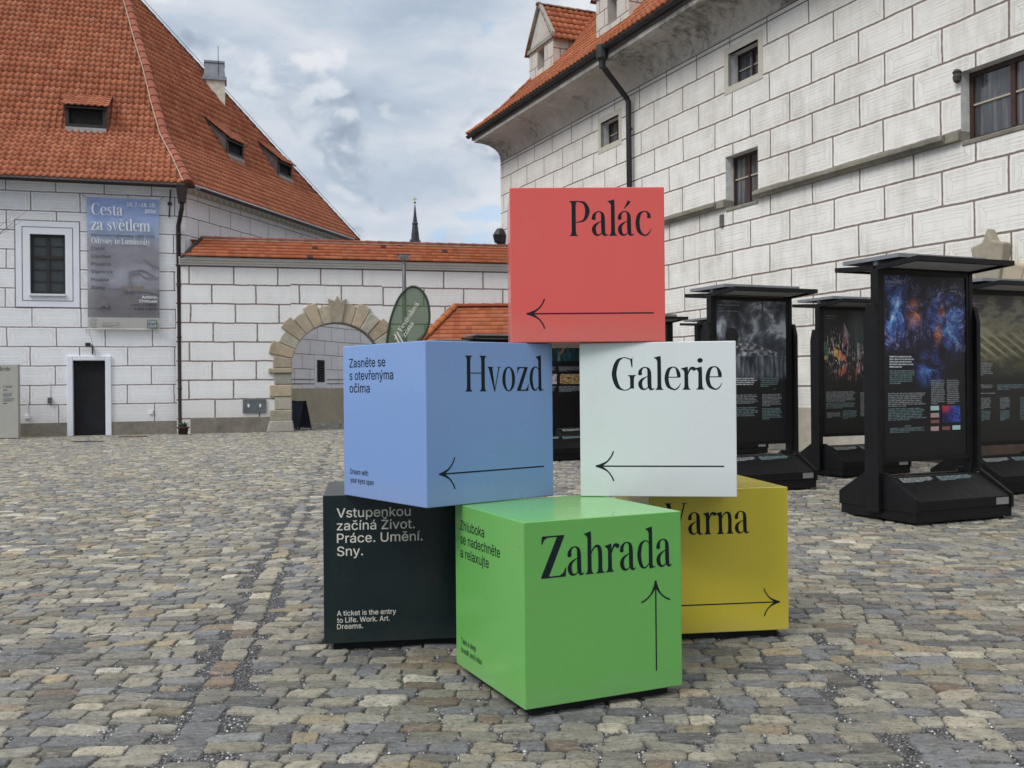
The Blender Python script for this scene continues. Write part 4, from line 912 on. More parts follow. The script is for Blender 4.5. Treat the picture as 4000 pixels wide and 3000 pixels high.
    crb = MB(); crb.lathe([(.02, -.14), (.06, -.10), (.075, -.03), (.06, .02), (.08, .05), (.05, .09)], (w4[0]-.02, -.06, w4[3]-.05), 7); crb.build('corbel', MT['mould_stone'], ro)
    x, z = W(2822, 860); sb = MB(); sb.box(x-.06, x+.07, -.05, 0, z-.16, z+.13); sb.build('socket_box', mat('grey_lamp_box', (.12, .11, .10), .6, var=.3), ro, bevel=.01)
    # gutter, eaves board and roof
    EZ, EO = 10.43, 1.03
    g = MB(); gutter(g, [(-.46, -EO-.02, EZ-.10), (XE, -EO-.02, EZ-.10)], .095); g.build('gutter', MT['gutter_green'], ro)
    bd = MB(); bd.box(-.30, XE, -.98, -.90, EZ-.28, EZ-.03); bd.box(-.30, -.22, -.90, 12, EZ-.28, EZ-.03); bd.build('eaves_board', MT['cheek'], ro)
    rp = [(-.06, -.04), (.35, .26), (.9, .74), (7.0, 7.4)]; org = Vector((-.42, -EO, EZ))
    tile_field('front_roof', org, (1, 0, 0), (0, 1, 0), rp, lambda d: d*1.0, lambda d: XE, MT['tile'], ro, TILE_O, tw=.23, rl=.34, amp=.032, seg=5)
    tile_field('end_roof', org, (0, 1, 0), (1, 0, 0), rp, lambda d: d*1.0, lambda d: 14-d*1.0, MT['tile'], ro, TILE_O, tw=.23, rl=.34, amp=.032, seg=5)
    ridge_tiles('hip_tiles', [org+Vector((d, d, z+.03)) for d, z in rp], MT['tile'], ro, TILE_O, .11, .40, up=(-.4, -.4, .8))
    # downpipe with hopper and swan neck
    xq, _ = W(2478, 700); px_, zp = W(2357, 215, EO); 
    dp = MB(); dp.tube([(px_, -EO-.02, EZ-.16), (px_, -EO-.02, EZ-.60), (px_+.05, -EO+.02, EZ-.68), (xq-.05, -.22, ZT-.22), (xq, -.16, ZT-.36), (xq, -.14, 0)], .075, 12)
    for z in (8.3, 6.6, 4.9, 3.2): dp.tube([(xq, -.14, z), (xq, -.14, z+.05)], .09, 12)
    hop = dp.build('downpipe', MT['gutter'], ro, smooth=True); hq = MB(); hq.lathe([(.08, -.62), (.10, -.42), (.16, -.36), (.16, -.02), (.14, 0)], (px_, -EO-.04, EZ-.02), 10); hq.build('hopper', MT['gutter_green'], hop)
    # gabled roof dormers
    def dormer(cx, dfront, hw, hh):
        zr = lambda d: float(np.interp(d, [p[0] for p in rp], [p[1] for p in rp]))
        P = lambda a, d, z: (cx+a, org.y+d, EZ+z); z0 = zr(dfront); zt = z0+hh; rise = hw*1.36
        dm = MB(); fx, fd = .21, dfront
        wl, wr, wb, wt = -.27, .27, z0+.20, zt-.14
        for a0, a1, q0, q1 in ((-hw, wl, z0-.1, zt), (wr, hw, z0-.1, zt), (wl, wr, z0-.1, wb), (wl, wr, wt, zt)): dm.quad(P(a0, fd, q0), P(a1, fd, q0), P(a1, fd, q1), P(a0, fd, q1), [(a0+.1, q0+.3), (a1+.1, q0+.3), (a1+.1, q1+.3), (a0+.1, q1+.3)])
        dm.poly([P(-hw, fd, zt), P(hw, fd, zt), P(0, fd, zt+rise)], [(-hw, 0), (hw, 0), (0, rise)], 1)
        db = dfront
        while zr(db) < zt: db += .02
        dt = db
        while zr(dt) < zt+rise: dt += .02
        for s in (-1, 1): dm.poly([P(s*hw, fd, z0-.1), P(s*hw, db, zt), P(s*hw, fd, zt)], [(0, z0), (db-fd, zt), (0, zt)])
        for pa, pb in (((wl, wb), (wl, wt)), ((wl, wt), (wr, wt)), ((wr, wt), (wr, wb)), ((wr, wb), (wl, wb))): dm.quad(P(pa[0], fd, pa[1]), P(pb[0], fd, pb[1]), P(pb[0], fd+.35, pb[1]), P(pa[0], fd+.35, pa[1]), None, 1)
        o = dm.build('dormer', [sgraffito('dormer_sgraffito_%d' % int(cx*10), .5, .62, v0=.2, white=(.60, .57, .52), dirt=.5, line=.4, jw=.03), MT['cove']], ro)
        k = MB(); k.box(cx+wl, cx+wr, org.y+fd+.3, org.y+fd+.34, EZ+wb, EZ+wt); k.build('dormer_window', MT['glass'], o)
        tr = MB()
        for s in (-1, 1): tr.prism([P(s*(hw+.12), fd-.10, zt-.04), P(s*(hw+.12), fd-.10, zt+.09), P(0, fd-.10, zt+rise+.16), P(0, fd-.10, zt+rise+.0)], (0, .13, 0))
        tr.prism([P(-hw-.06, fd-.06, zt-.08), P(hw+.06, fd-.06, zt-.08), P(hw+.06, fd-.06, zt+.05), P(-hw-.06, fd-.06, zt+.05)], (0, .10, 0)); tr.build('dormer_cornice', MT['stone_grey'], o)
        for s in (-1, 1):
            sl = [(0., 0.), (hw+.14, rise*(hw+.14)/hw)]
            tile_field('dormer_roof', Vector(P(s*(hw+.14), 0, zt-rise*.14/hw+.06)), (0, 1, 0), (-s, 0, 0), sl, lambda d: fd-.12, lambda d: db+(dt-db)*min(1, max(0, (d-.14)/hw))+.15, MT['tile'], o, TILE_O, tw=.22, rl=.32, amp=.034, mul=.72)
        ridge_tiles('dormer_ridge', [P(0, fd-.14, zt+rise+.07), P(0, dt, zt+rise+.07)], MT['tile'], o, [srgb(160, 130, 105), srgb(140, 112, 92)], .09, .38)
    def roofpt(px, py):
        d_ = ray(px, py).normalized(); t_ = 12.
        while t_ < 60:
            p = I @ (EYE+d_*t_); d = p.y-org.y
            if d > -.05 and p.z < EZ+float(np.interp(d, [q[0] for q in rp], [q[1] for q in rp])): return p.x, d
            t_ += .01
        return 10, 1
    a0, d0 = roofpt(2068, 322); a1, d1 = roofpt(2150, 270); hw = abs(a1-a0)/2
    dormer((a0+a1)/2, d0, .95, 1.02)
    a0, d0 = roofpt(2338, 148); a1, d1 = roofpt(2449, 82); dormer((a0+a1)/2, (d0+d1)/2, .95, 1.25)
    # loudspeaker-shaped lamp at the far corner
    c = I @ at_depth(1958, 922, 35.0); lp = MB(); lp.lathe([(.02, .30), (.12, .27), (.26, .05), (.20, -.20), (.04, -.30)], (c.x-.12, c.y, c.z), 12); lp.tube([(c.x-.1, c.y, c.z+.2), (0, .1, c.z+.25)], .03, 6); lp.build('wall_lamp', MT['gutter'], ro)
    return ro, W, I, n
pal, PW, PI_, PN = palace()

def rusticated_arch(root, cx, z0, zs, ri, y, pr=.16, thick=.55, keyh=1.0, n=15, ro_long=None, ro_short=None, name='archivolt', full=True):
    "alternating long and short voussoirs round a half circle on block piers, keystone drawn out to a point"
    P = lambda x, z: (cx+x, y-pr, z); L, Sh = ro_long, ro_short; mb = MB(); rd = random.Random(4)
    def blk(pts, extra=0.): k_ = rd.uniform(.74, 1.14); wm_ = rd.uniform(.9, 1.1); mb.tint = (.43*k_*wm_, .385*k_, .30*k_/wm_); mb.prism([(p[0], p[1]-extra, p[2]) for p in pts], (0, thick+extra, 0))
    g = .010
    for i in range(n):
        a0, a1 = math.pi*i/n+g/ri*.5, math.pi*(i+1)/n-g/ri*.5; r = (L if i % 2 else Sh)+rd.uniform(-.04, .03)
        if i == n//2:
            w0 = (a1-a0)/2*1.05; am = math.pi/2; r = L*1.02
            q = [(ri, am-w0), (ri+.3, am-w0*1.1), (r, am-w0*1.25), (r, am+w0*1.25), (ri+.3, am+w0*1.1), (ri, am+w0)]
            pts = [P(math.cos(a)*r_, zs+math.sin(a)*r_) for r_, a in q]; pts.insert(3, P(0, zs+ri+keyh)); pts.insert(3, P(math.cos(am-w0*.35)*1., 0)) if False else None
            c0 = P(.040*L, zs+ri+keyh*.80); c1 = P(-.040*L, zs+ri+keyh*.80)
            pts = pts[:3]+[c0, P(0, zs+ri+keyh), c1]+pts[4:]; blk(pts, .07)
        else:
            am = (a0+a1)/2; f = lambda r_, a: P(math.cos(a)*r_, zs+math.sin(a)*r_)
            blk([f(ri, a0), f(r, a0), f(r*1.0+.02, am), f(r, a1), f(ri, a1), f(ri, am)], rd.uniform(0, .03))
    for s in (-1, 1):
        z = z0; k = 0; hs = [.42, .50, .46, .44, .20]; tot = sum(hs); hs = [h*(zs-z0)/tot for h in hs]
        for h in hs:
            wd = (L if k in (0, 2, 4) else Sh)-ri; wd = wd*.9 if k != 4 else wd*.95; e = .05 if k in (0, 4) else (0.02 if k == 2 else 0)
            blk([P(s*(ri-(.04 if k == 4 else 0)), z+g/2), P(s*(ri+wd), z+g/2), P(s*(ri+wd), z+h-g/2), P(s*(ri-(.04 if k == 4 else 0)), z+h-g/2)][::s], e); z += h; k += 1
    return mb.build(name, MT['voussoir'], root, bevel=.03)
# the portal of the palace, half hidden behind the exhibition stands
kx, kz = PW(3856, 892, .15)
pa = rusticated_arch(pal, kx+.02, .0, kz-2.72, 1.62, 0., .12, .14, 1.1, 15, 2.42, 2.12, 'stone_portal')
pd = MB(); A_ = [math.pi*i/24 for i in range(25)]
pd.poly([(kx+.02+1.66*math.cos(a), -.075, kz-2.72+1.66*math.sin(a)) for a in A_]+[(kx+.02-1.66, -.075, 0), (kx+.02+1.66, -.075, 0)][0:2]); pd.build('portal_door', mat('dark_oak_portal_door', (.05, .032, .02), .7, var=.35), pal)

# ------------------------------------------------------------------ courtyard wall with the gate
YR = math.atan2(.254, .967)
def yard_wall():
    ro = thing('courtyard_wall', 'white sgraffito courtyard wall with red tiled coping and round stone arched gateway', 'wall', (-10.14, 30.9, 0), YR)
    I = inv(ro); n = Matrix.Rotation(YR, 4, 'Z').to_3x3() @ Vector((0, 1, 0)); O = Vector(ro.location)
    W = lambda px, py: (lambda p: (p.x, p.z))(I @ on_plane(px, py, O, n))
    X1, ZT, TH = 14.0, 5.27, .7
    cx = W(1319, 1437)[0]; ri = (W(1497, 1437)[0]-W(1141, 1437)[0])/2; zs = W(1319, 1437)[1]
    m_ = MB()
    Q = lambda a, b, c, d: m_.quad((a, 0, c), (b, 0, c), (b, 0, d), (a, 0, d), [(a, c), (b, c), (b, d), (a, d)], 0)
    Q(-.3, cx-ri, 0, ZT+.05); Q(cx+ri, X1, 0, ZT+.05)
    N = 24; pts = [(cx+ri*math.cos(math.pi*i/N), zs+ri*math.sin(math.pi*i/N)) for i in range(N+1)]
    for (xa, za), (xb, zb) in zip(pts, pts[1:]):
        m_.quad((xb, 0, zb), (xa, 0, za), (xa, 0, ZT+.05), (xb, 0, ZT+.05), [(xb, zb), (xa, za), (xa, ZT), (xb, ZT)], 0)
        m_.quad((xa, 0, za), (xb, 0, zb), (xb, TH, zb), (xa, TH, za), None, 1)
    for s in (-1, 1): m_.quad((cx+s*ri, 0, 0), (cx+s*ri, TH, 0), (cx+s*ri, TH, zs), (cx+s*ri, 0, zs), None, 1)
    m_.quad((-.3, TH, 0), (cx-ri, TH, 0), (cx-ri, TH, ZT), (-.3, TH, ZT), None, 1); m_.quad((cx+ri, TH, 0), (X1, TH, 0), (X1, TH, ZT), (cx+ri, TH, ZT), None, 1); m_.quad((cx-ri, TH, zs+ri), (cx+ri, TH, zs+ri), (cx+ri, TH, ZT), (cx-ri, TH, ZT), None, 1)
    m_.build('wall', [MT['yard'], MT['stone_grey']], ro)
    pl = MB(); pl.box(.1, cx-ri-.5, -.05, 0, 0, .50); pl.box(cx+ri+.5, X1, -.05, 0, 0, .50); pl.build('plinth', MT['plinth'], ro, bevel=.01)
    rusticated_arch(ro, cx, .36, zs, ri, 0., .06, .42, .88, 15, ri+.76, ri+.60, 'gate_arch')
    bs = MB()
    for s in (-1, 1): bs.prism([(cx+s*(ri-.06), -.26, 0), (cx+s*(ri+.80), -.26, 0), (cx+s*(ri+.70), -.20, .37), (cx+s*(ri-.02), -.20, .37)][::s], (0, .7, 0))
    bs.build('pier_base', MT['stone_grey'], ro, bevel=.04)
    cr = MB()
    for p0, p1, z0, z1 in ((-.05, .75, ZT-.0, ZT+.07), (-.10, .80, ZT+.07, ZT+.15), (-.17, .87, ZT+.15, ZT+.24)): cr.box(-.2, X1, p0, p1, z0, z1)
    cr.build('cornice', MT['cornice'], ro, bevel=.01)
    tl = MB(); tl.box(-.3, X1, -.007, 0, ZT-.045, ZT-.008); tl.build('cornice_line', MT['incised'], ro)
    rp = [(0., 0.), (.66, .66)]; zc = ZT+.26; pwt = [.24, .2, .2, .15, .18, .03]
    tile_field('coping', (0, -.27, zc), (1, 0, 0), (0, 1, 0), rp, lambda d: -.1+d*.95, lambda d: X1, MT['tile_flat'], ro, FLAT, tw=.185, rl=.155, amp=.0, lift=.022, flat=True, seg=4, pw=pwt, mul=.74)
    tile_field('coping', (0, .97, zc), (1, 0, 0), (0, -1, 0), [(0., 0.), (.58, .60)], lambda d: -.1, lambda d: X1, MT['tile_flat'], ro, FLAT, tw=.185, rl=.155, amp=.0, lift=.022, flat=True, seg=4, pw=pwt)
    ridge_tiles('ridge_tiles', [(.45, .40, zc+.66), (X1, .40, zc+.66)], MT['tile'], ro, [srgb(150, 88, 74), srgb(138, 78, 66)], .10, .40)
    mo = MB(); mo.box(.45, X1, .30, .34, zc+.575, zc+.625); mo.build('ridge_mortar', MT['mortar'], ro)
    fl = MB(); fl.prism([(-.16, -.30, zc-.05), (-.04, -.30, zc-.02), (.56, .36, zc+.72), (.44, .36, zc+.70)], (0, 0, -.05)); fl.build('coping_flashing', MT['gutter'], ro)
    a, zt = W(948, 1560); b, zb = W(1040, 1612)
    eb = MB(); eb.box(a, b, -.055, 0, zb, zt); e = eb.build('meter_cabinet', mat('grey_meter_cabinet', (.105, .12, .125), .55, var=.25), ro, bevel=.012)
    lb = MB()
    for f in (.24, .74): lb.box(a+(b-a)*f-.025, a+(b-a)*f+.03, -.060, -.050, zb+(zt-zb)*.42, zb+(zt-zb)*.66)
    lb.build('warning_label', MT['window_band'], e)
    return ro, W, cx, ri
yard, YW, GCX, GRI = yard_wall()

# ------------------------------------------------------------------ steeple, lamp, flag, shed
def steeple():
    Y = 230.; c = at_depth(1622, 945, Y); s_ = Y/F_PX; zz_ = lambda py: CAM_H+(1500-py)*s_
    ro = thing('church_steeple', 'slender dark slate church steeple rising far behind the courtyard wall', 'steeple', (c.x, Y, 0))
    m = mat('dark_slate', (.018, .020, .026), .6, var=.3)
    t = MB(); t.box(-2.1, 2.1, -2.1, 2.1, 0, zz_(952)); t.build('tower', mat('pale_tower_render', (.42, .40, .36), .9, var=.2), ro)
    sp = MB(); sp.lathe([(17*s_, zz_(950)), (14.5*s_, zz_(905)), (10.5*s_, zz_(872)), (12.5*s_, zz_(866)), (9*s_, zz_(860)), (6*s_, zz_(835)), (2.6*s_, zz_(800)), (.3*s_, zz_(786))], (0, 0, 0), 8); sp.build('spire', m, ro)
    pn = MB()
    for a in range(4):
        x, y = 24*s_*math.cos(a*math.pi/2+.78), 24*s_*math.sin(a*math.pi/2+.78); pn.lathe([(.35, zz_(952)), (.32, zz_(945)), (.02, zz_(926))], (x, y, 0), 6)
    pn.build('pinnacle', m, ro)
    cr = MB(); cr.tube([(0, 0, zz_(788)), (0, 0, zz_(763))], .09, 6); cr.box(-.5, .5, -.06, .06, zz_(772), zz_(770)); cr.lathe([(.05, -.35), (.35, 0), (.05, .35)], (0, 0, zz_(783)), 8); cr.build('cross', mat('gilded_cross', (.35, .27, .12), .4, .7, var=.1), ro)
steeple()
def lamp_post():
    Y = 29.8; c = at_depth(1578, 1010, Y); ro = thing('street_lamp', 'grey street lamp with conical glass head behind the green flag', 'street lamp', (c.x, Y, 0)); s_ = Y/F_PX; z = lambda py: CAM_H+(1500-py)*s_
    p = MB(); p.lathe([(.10, 0), (.10, .5), (.075, .55), (.058, z(1020)), (.042, z(1018)), (.040, z(1008))], (0, 0, 0), 14); p.build('pole', mat('grey_lamp_post_paint', (.085, .088, .10), .45, .2, var=.15), ro, smooth=True)
    h = MB(); h.lathe([(.05, z(1010)), (.12, z(1004)), (.19, z(994)), (.20, z(991))], (0, 0, 0), 20); h.build('lamp_glass', mat('frosted_lamp_glass', (.32, .34, .33), .35, var=.1), ro, smooth=True)
    h = MB(); h.lathe([(.205, z(991)), (.205, z(988)), (.10, z(984.5)), (.02, z(983))], (0, 0, 0), 20); h.build('lamp_cap', MT['gutter'], ro)
lamp_post()
def see_through(name, c, alpha, rough=.8):
    m, t, b = mt(name); b.inputs['Roughness'].default_value = rough; b.inputs['Specular IOR Level'].default_value = .15
    oc = t.node('ShaderNodeTexCoord').outputs['Object']; t.put(b.inputs['Base Color'], t.mix(t.mr(t.noise(oc, 2., 4), .3, .7), c, tuple(x*.85 for x in c)) if isinstance(c, tuple) else c)
    tr = t.node('ShaderNodeBsdfTransparent'); mx = t.node('ShaderNodeMixShader'); mx.inputs[0].default_value = 1-alpha
    tl = t.node('ShaderNodeBsdfTranslucent'); mx2 = t.node('ShaderNodeMixShader'); mx2.inputs[0].default_value = .25
    if isinstance(c, tuple): t.put(tl.inputs[0], c)
    else: t.l.new(c, tl.inputs[0])
    o = t.n['Material Output']; t.l.new(b.outputs[0], mx2.inputs[1]); t.l.new(tl.outputs[0], mx2.inputs[2]); t.l.new(mx2.outputs[0], mx.inputs[1]); t.l.new(tr.outputs[0], mx.inputs[2]); t.l.new(mx.outputs[0], o.inputs[0]); return m
def flag():
    Y = 21.; c = at_depth(1532, 1500, Y); ro = thing('feather_flag', 'green translucent feather flag lettered Festivalová zóna behind the blue cube', 'flag', (c.x, Y, 0)); s_ = Y/F_PX
    L = lambda px, py: ((px-1532)*s_, CAM_H+(1502-py)*s_)
    edge = [(1512, 1338), (1518, 1290), (1530, 1235), (1548, 1185), (1568, 1148), (1592, 1124), (1612, 1114), (1632, 1117), (1652, 1132), (1668, 1158), (1677, 1190), (1680, 1228), (1677, 1262), (1664, 1296), (1640, 1332), (1600, 1400), (1560, 1465), (1530, 1530), (1516, 1590), (1512, 1500), (1510, 1400)]
    P2 = [L(*p) for p in edge]; cs = catmull(P2+[P2[0]], [1]*(len(P2)+1), 4); mid = np.mean([p[:2] for p in cs], 0)
    fy = lambda x, z: .05*math.sin(x*3.3)+.02*math.sin(z*4.)
    mb = MB(); mb.poly([(p[0], fy(p[0], p[1])*.2, p[1]) for p in cs[:-1]]); mb.build('flag_cloth', see_through('green_flag_cloth', (.070, .135, .062), .80), ro)
    hm = MB(); hm.tube([(p[0], -.004, p[1]) for p in cs], .026, 6, caps=False); hm.build('flag_hem', mat('dark_green_hem', (.020, .045, .024), .8, var=.2), ro)
    po = MB(); q = [L(1512, 1340), L(1510, 1450), L(1514, 1600)]; po.tube([(q[2][0], 0, .03), (q[2][0], 0, q[2][1]), (q[1][0], 0, q[1][1]), (q[0][0], 0, q[0][1])], .016, 8)
    po.box(q[2][0]-.3, q[2][0]+.3, -.04, .04, 0, .03); po.box(q[2][0]-.04, q[2][0]+.04, -.3, .3, .001, .028); po.build('flag_pole', MT['metal_black'], ro)
    f = Face2D((0, -.022, 0), (1, 0, 0), (0, 0, 1), (0, -1, 0), .0)
    ang = math.atan2(1290-1185, 1630-1562); ca, sa = math.cos(ang), math.sin(ang)
    def rowtext(px, py, txt, cap, wd):
        o = L(px, py); g = Face2D((o[0], -.03, o[1]), (ca, 0, sa), (-sa, 0, ca), (0, -1, 0), 0.); g.serif(txt, 0, 0, cap, wd); g.build('flag_lettering', MT['white_ink'], ro)
    rowtext(1571, 1291, 'Festivalová', .105, .70); rowtext(1585, 1314, 'zóna', .105, .36)
    g = Face2D((0, -.03, 0), (1, 0, 0), (0, 0, 1), (0, -1, 0), 0.)
    for dx in (0, 9):
        a, b = L(1542+dx, 1300-dx*.9), L(1566+dx*1.4, 1350-dx*.9); g.poly([a, (a[0]+.022, a[1]+.012), (b[0]+.022, b[1]+.012), b])
    a = L(1543, 1320); g.poly([(a[0], a[1]), (a[0]+.03, a[1]+.01), (a[0]+.02, a[1]+.05)]); g.build('flag_emblem', MT['white_ink'], ro)
flag()
def shed():
    Y0 = 29.3; e0 = at_depth(1640, 1338, Y0); e1 = at_depth(2330, 1338, Y0); r0 = at_depth(1778, 1199, Y0+1.7)
    ro = thing('tiled_shed', 'low shed with hipped orange tiled roof in front of the courtyard wall', 'shed', (e0.x, Y0, 0)); W_ = e1.x-e0.x; H, T = e0.z, r0.z; rd = 1.7; rx = r0.x-e0.x
    b = MB(); b.box(.25, W_-.25, .25, 2*rd-.3, 0, H+.02); b.build('wall', MT['white_plaster'], ro)
    d = MB(); d.box(1.6, 2.5, .20, .26, 0, 2.05); d.build('door', MT['wood_dark'], ro)
    pr = [(0, 0), (rd, T-H)]; k = rx/rd
    tile_field('roof', (0, 0, H), (1, 0, 0), (0, 1, 0), pr, lambda q: q*k, lambda q: W_-q*k, MT['tile_flat'], ro, FLAT[:5], tw=.19, rl=.24, amp=0, flat=True, seg=4, lift=.026, mul=.76)
    tile_field('roof', (0, 2*rd, H), (0, -1, 0), (1, 0, 0), [(0, 0), (rx, T-H)], lambda q: q/k, lambda q: 2*rd-q/k, MT['tile_flat'], ro, FLAT[:5], tw=.19, rl=.24, amp=0, flat=True, seg=4, lift=.026, mul=.76)
    bk = MB(); bk.poly([(0, 2*rd, H), (rx, rd, T), (W_-rx, rd, T), (W_, 2*rd, H)]); bk.poly([(W_, 0, H), (W_, 2*rd, H), (W_-rx, rd, T)]); bk.build('rear_roof', bpy.data.materials['rear_roof_tiles'], ro)
    ridge_tiles('hip_tiles', [(0, 0, H+.05), (rx, rd, T+.05)], MT['tile'], ro, [srgb(196, 116, 66), srgb(182, 100, 58)], .12, .40, up=(-.3, -.3, .8))
    ridge_tiles('ridge_tiles', [(rx, rd, T+.04), (W_-rx, rd, T+.04)], MT['tile'], ro, [srgb(160, 84, 62)], .11, .40)
shed()

# ------------------------------------------------------------------ exhibition stands
def pic(name, fn):
    m, t, b = mt(name); uv = uvc(t); x, y, _ = t.sep(uv); c = fn(t, uv, x, y); t.put(b.inputs['Base Color'], c); b.inputs['Roughness'].default_value = .38; b.inputs['Specular IOR Level'].default_value = .35; return m
def blob(t, x, y, cx, cy, rx, ry):
    d = t.m('SQRT', t.m('ADD', t.m('POWER', t.m('ABSOLUTE', t.m('DIVIDE', t.m('SUBTRACT', x, cx), rx)), 2.), t.m('POWER', t.m('ABSOLUTE', t.m('DIVIDE', t.m('SUBTRACT', y, cy), ry)), 2.))); return t.mr(d, .15, 1., 1., 0., True)
def p_neuron(t, uv, x, y):
    q = t.vm('MULTIPLY', uv, (1., 1.6, 1.)); n = t.noise(q, 4.2, 9, .70, 1.6); k = t.mr(n, .38, .66)
    bl = t.m('MAXIMUM', t.m('MAXIMUM', blob(t, x, y, .05, .80, .62, .28), t.m('MULTIPLY', blob(t, x, y, .78, .74, .52, .28), .85)), t.m('MULTIPLY', blob(t, x, y, .56, .46, .26, .22), .9))
    v = t.m('MULTIPLY', bl, k); c = t.ramp(v, [(0., (.006, .006, .012)), (.20, (.016, .018, .07)), (.44, (.035, .09, .34)), (.70, (.13, .34, .68)), (.95, (.6, .75, .9))])
    og = t.m('MAXIMUM', t.m('MAXIMUM', blob(t, x, y, .36, .78, .13, .12), t.m('MULTIPLY', blob(t, x, y, .70, .79, .07, .07), .9)), t.m('MULTIPLY', blob(t, x, y, .65, .68, .08, .10), .9))
    o = t.m('MULTIPLY', og, t.mr(t.noise(q, 9., 7, .7, .8), .42, .58)); c = t.mix(o, c, t.mix(o, (.40, .06, .02), (.95, .38, .10)))
    for sc, wd in ((3.0, .010), (6.2, .012)):
        w_ = t.m('ABSOLUTE', t.m('SUBTRACT', t.noise(q, sc, 6, .62, .9), .5)); fil = t.m('MULTIPLY', t.mr(w_, .0, wd, 1., 0.), t.mr(y, .52, .62)); c = t.mix(t.m('MULTIPLY', fil, t.m('MULTIPLY', t.mr(n, .42, .6, 0., .75), t.mr(bl, .0, .3))), c, (.55, .55, .85))
    c = t.mix(blob(t, x, y, .70, .575, .10, .07), c, (.004, .004, .006))
    return t.mix(t.mr(y, .36, .50, 1., 0.), c, (.006, .006, .009))
def p_engine(t, uv, x, y):
    n = t.noise(t.vm('MULTIPLY', uv, (1., 1.7, 1.)), 3.4, 8, .62, .5); sky_ = t.ramp(t.m('ADD', n, t.m('MULTIPLY', y, .06)), [(.44, (.03, .034, .045)), (.52, (.085, .095, .125)), (.575, (.19, .21, .25)), (.63, (.52, .56, .60))])
    ln = t.m('SUBTRACT', y, t.m('SUBTRACT', .82, t.m('MULTIPLY', x, .20))); tr = t.m('MULTIPLY', t.mr(ln, -.11, -.10), t.mr(t.m('ADD', ln, t.m('MULTIPLY', n, .05)), .0, .012, 1., 0.)); nn = t.noise(t.vm('MULTIPLY', uv, (9., 20., 1.)), 2., 5, .75)
    c = t.mix(blob(t, x, y, .66, .83, .12, .11), sky_, (.07, .075, .09)); c = t.mix(t.m('MULTIPLY', t.mr(t.m('ABSOLUTE', t.m('SUBTRACT', x, .66)), .008, .016, 1., 0.), t.mr(y, .84, .86)), c, (.06, .065, .08)); c = t.mix(t.m('MULTIPLY', blob(t, x, y, .26, .95, .30, .12), .95), c, (.016, .017, .022)); c = t.mix(t.m('MULTIPLY', blob(t, x, y, .30, .85, .07, .12), .9), c, (.02, .022, .028))
    c = t.mix(t.m('MULTIPLY', tr, t.mr(x, .12, .2)), c, t.ramp(nn, [(.38, (.012, .012, .016)), (.50, (.10, .11, .13)), (.60, (.40, .43, .46)), (.7, (.6, .63, .66))]))
    c = t.mix(t.mr(blob(t, x, y, .22, .745, .13, .085), .2, .3), c, (.010, .010, .012))
    wt = t.noise(t.vm('MULTIPLY', uv, (16., 3., 1.)), 1.4, 5, .65); c = t.mix(t.mr(y, .615, .60), c, t.ramp(wt, [(.38, (.014, .016, .022)), (.52, (.09, .105, .135)), (.66, (.27, .30, .34))]))
    return t.mix(t.mr(y, .47, .43), c, (.006, .0065, .009))
def p_city(t, uv, x, y):
    n = t.noise(t.vm('MULTIPLY', uv, (22., 12., 1.)), 1.6, 4, .7); h = t.noise(t.vm('MULTIPLY', uv, (9., 5., 1.)), 1.2, 2, .5, out=1)
    c = t.mix(blob(t, x, y, .58, .80, .24, .3), (.010, .011, .013), (.075, .088, .098)); bd_ = t.noise(t.vm('MULTIPLY', uv, (9., .6, 1.)), 1.5, 3, .7); c = t.mix(t.m('MULTIPLY', t.mr(bd_, .5, .52), t.mr(y, .9, .62)), c, (.012, .013, .016))
    lum = t.m('MULTIPLY', t.mr(n, .53, .62), t.m('MAXIMUM', blob(t, x, y, .25, .66, .36, .24), blob(t, x, y, .72, .60, .36, .18))); c = t.mix(lum, c, t.mix(.65, h, (.85, .62, .55)))
    rf = t.m('MULTIPLY', t.mr(t.noise(t.vm('MULTIPLY', uv, (20., 4., 1.)), 1.6, 4, .7), .55, .65), blob(t, x, y, .5, .48, .5, .10)); c = t.mix(rf, c, (.5, .22, .17))
    R_ = lambda a, b_, c_, d_, sk=0.: t.m('MULTIPLY', t.m('MULTIPLY', t.mr(x, a-.006, a), t.mr(x, b_, b_+.006, 1., 0.)), t.m('MULTIPLY', t.mr(t.m('ADD', y, t.m('MULTIPLY', t.m('SUBTRACT', x, a), sk)), c_-.004, c_), t.mr(t.m('ADD', y, t.m('MULTIPLY', t.m('SUBTRACT', x, a), sk)), d_, d_+.004, 1., 0.)))
    for a, b_, c_, d_, sk, cl in ((.17, .29, .635, .70, .4, (.75, .42, .12)), (.27, .38, .62, .665, .4, (.8, .22, .16)), (.33, .39, .70, .83, -.4, (.36, .13, .20)), (.35, .42, .80, .90, 1.2, (.5, .40, .47)), (.0, .08, .62, .74, .2, (.07, .16, .12)), (.0, .06, .60, .625, 0, (.7, .4, .1)), (.29, .37, .46, .51, -.5, (.62, .12, .08)), (.58, .615, .60, .73, 0, (.55, .58, .66)), (.575, .62, .49, .57, 0, (.5, .30, .31)), (.76, .92, .60, .68, -.5, (.22, .28, .31))): c = t.mix(t.m('MULTIPLY', R_(a, b_, c_, d_, sk), t.mr(n, .35, .6, .25, .8)), c, cl)
    return t.mix(t.mr(y, .44, .38), c, (.010, .010, .011))
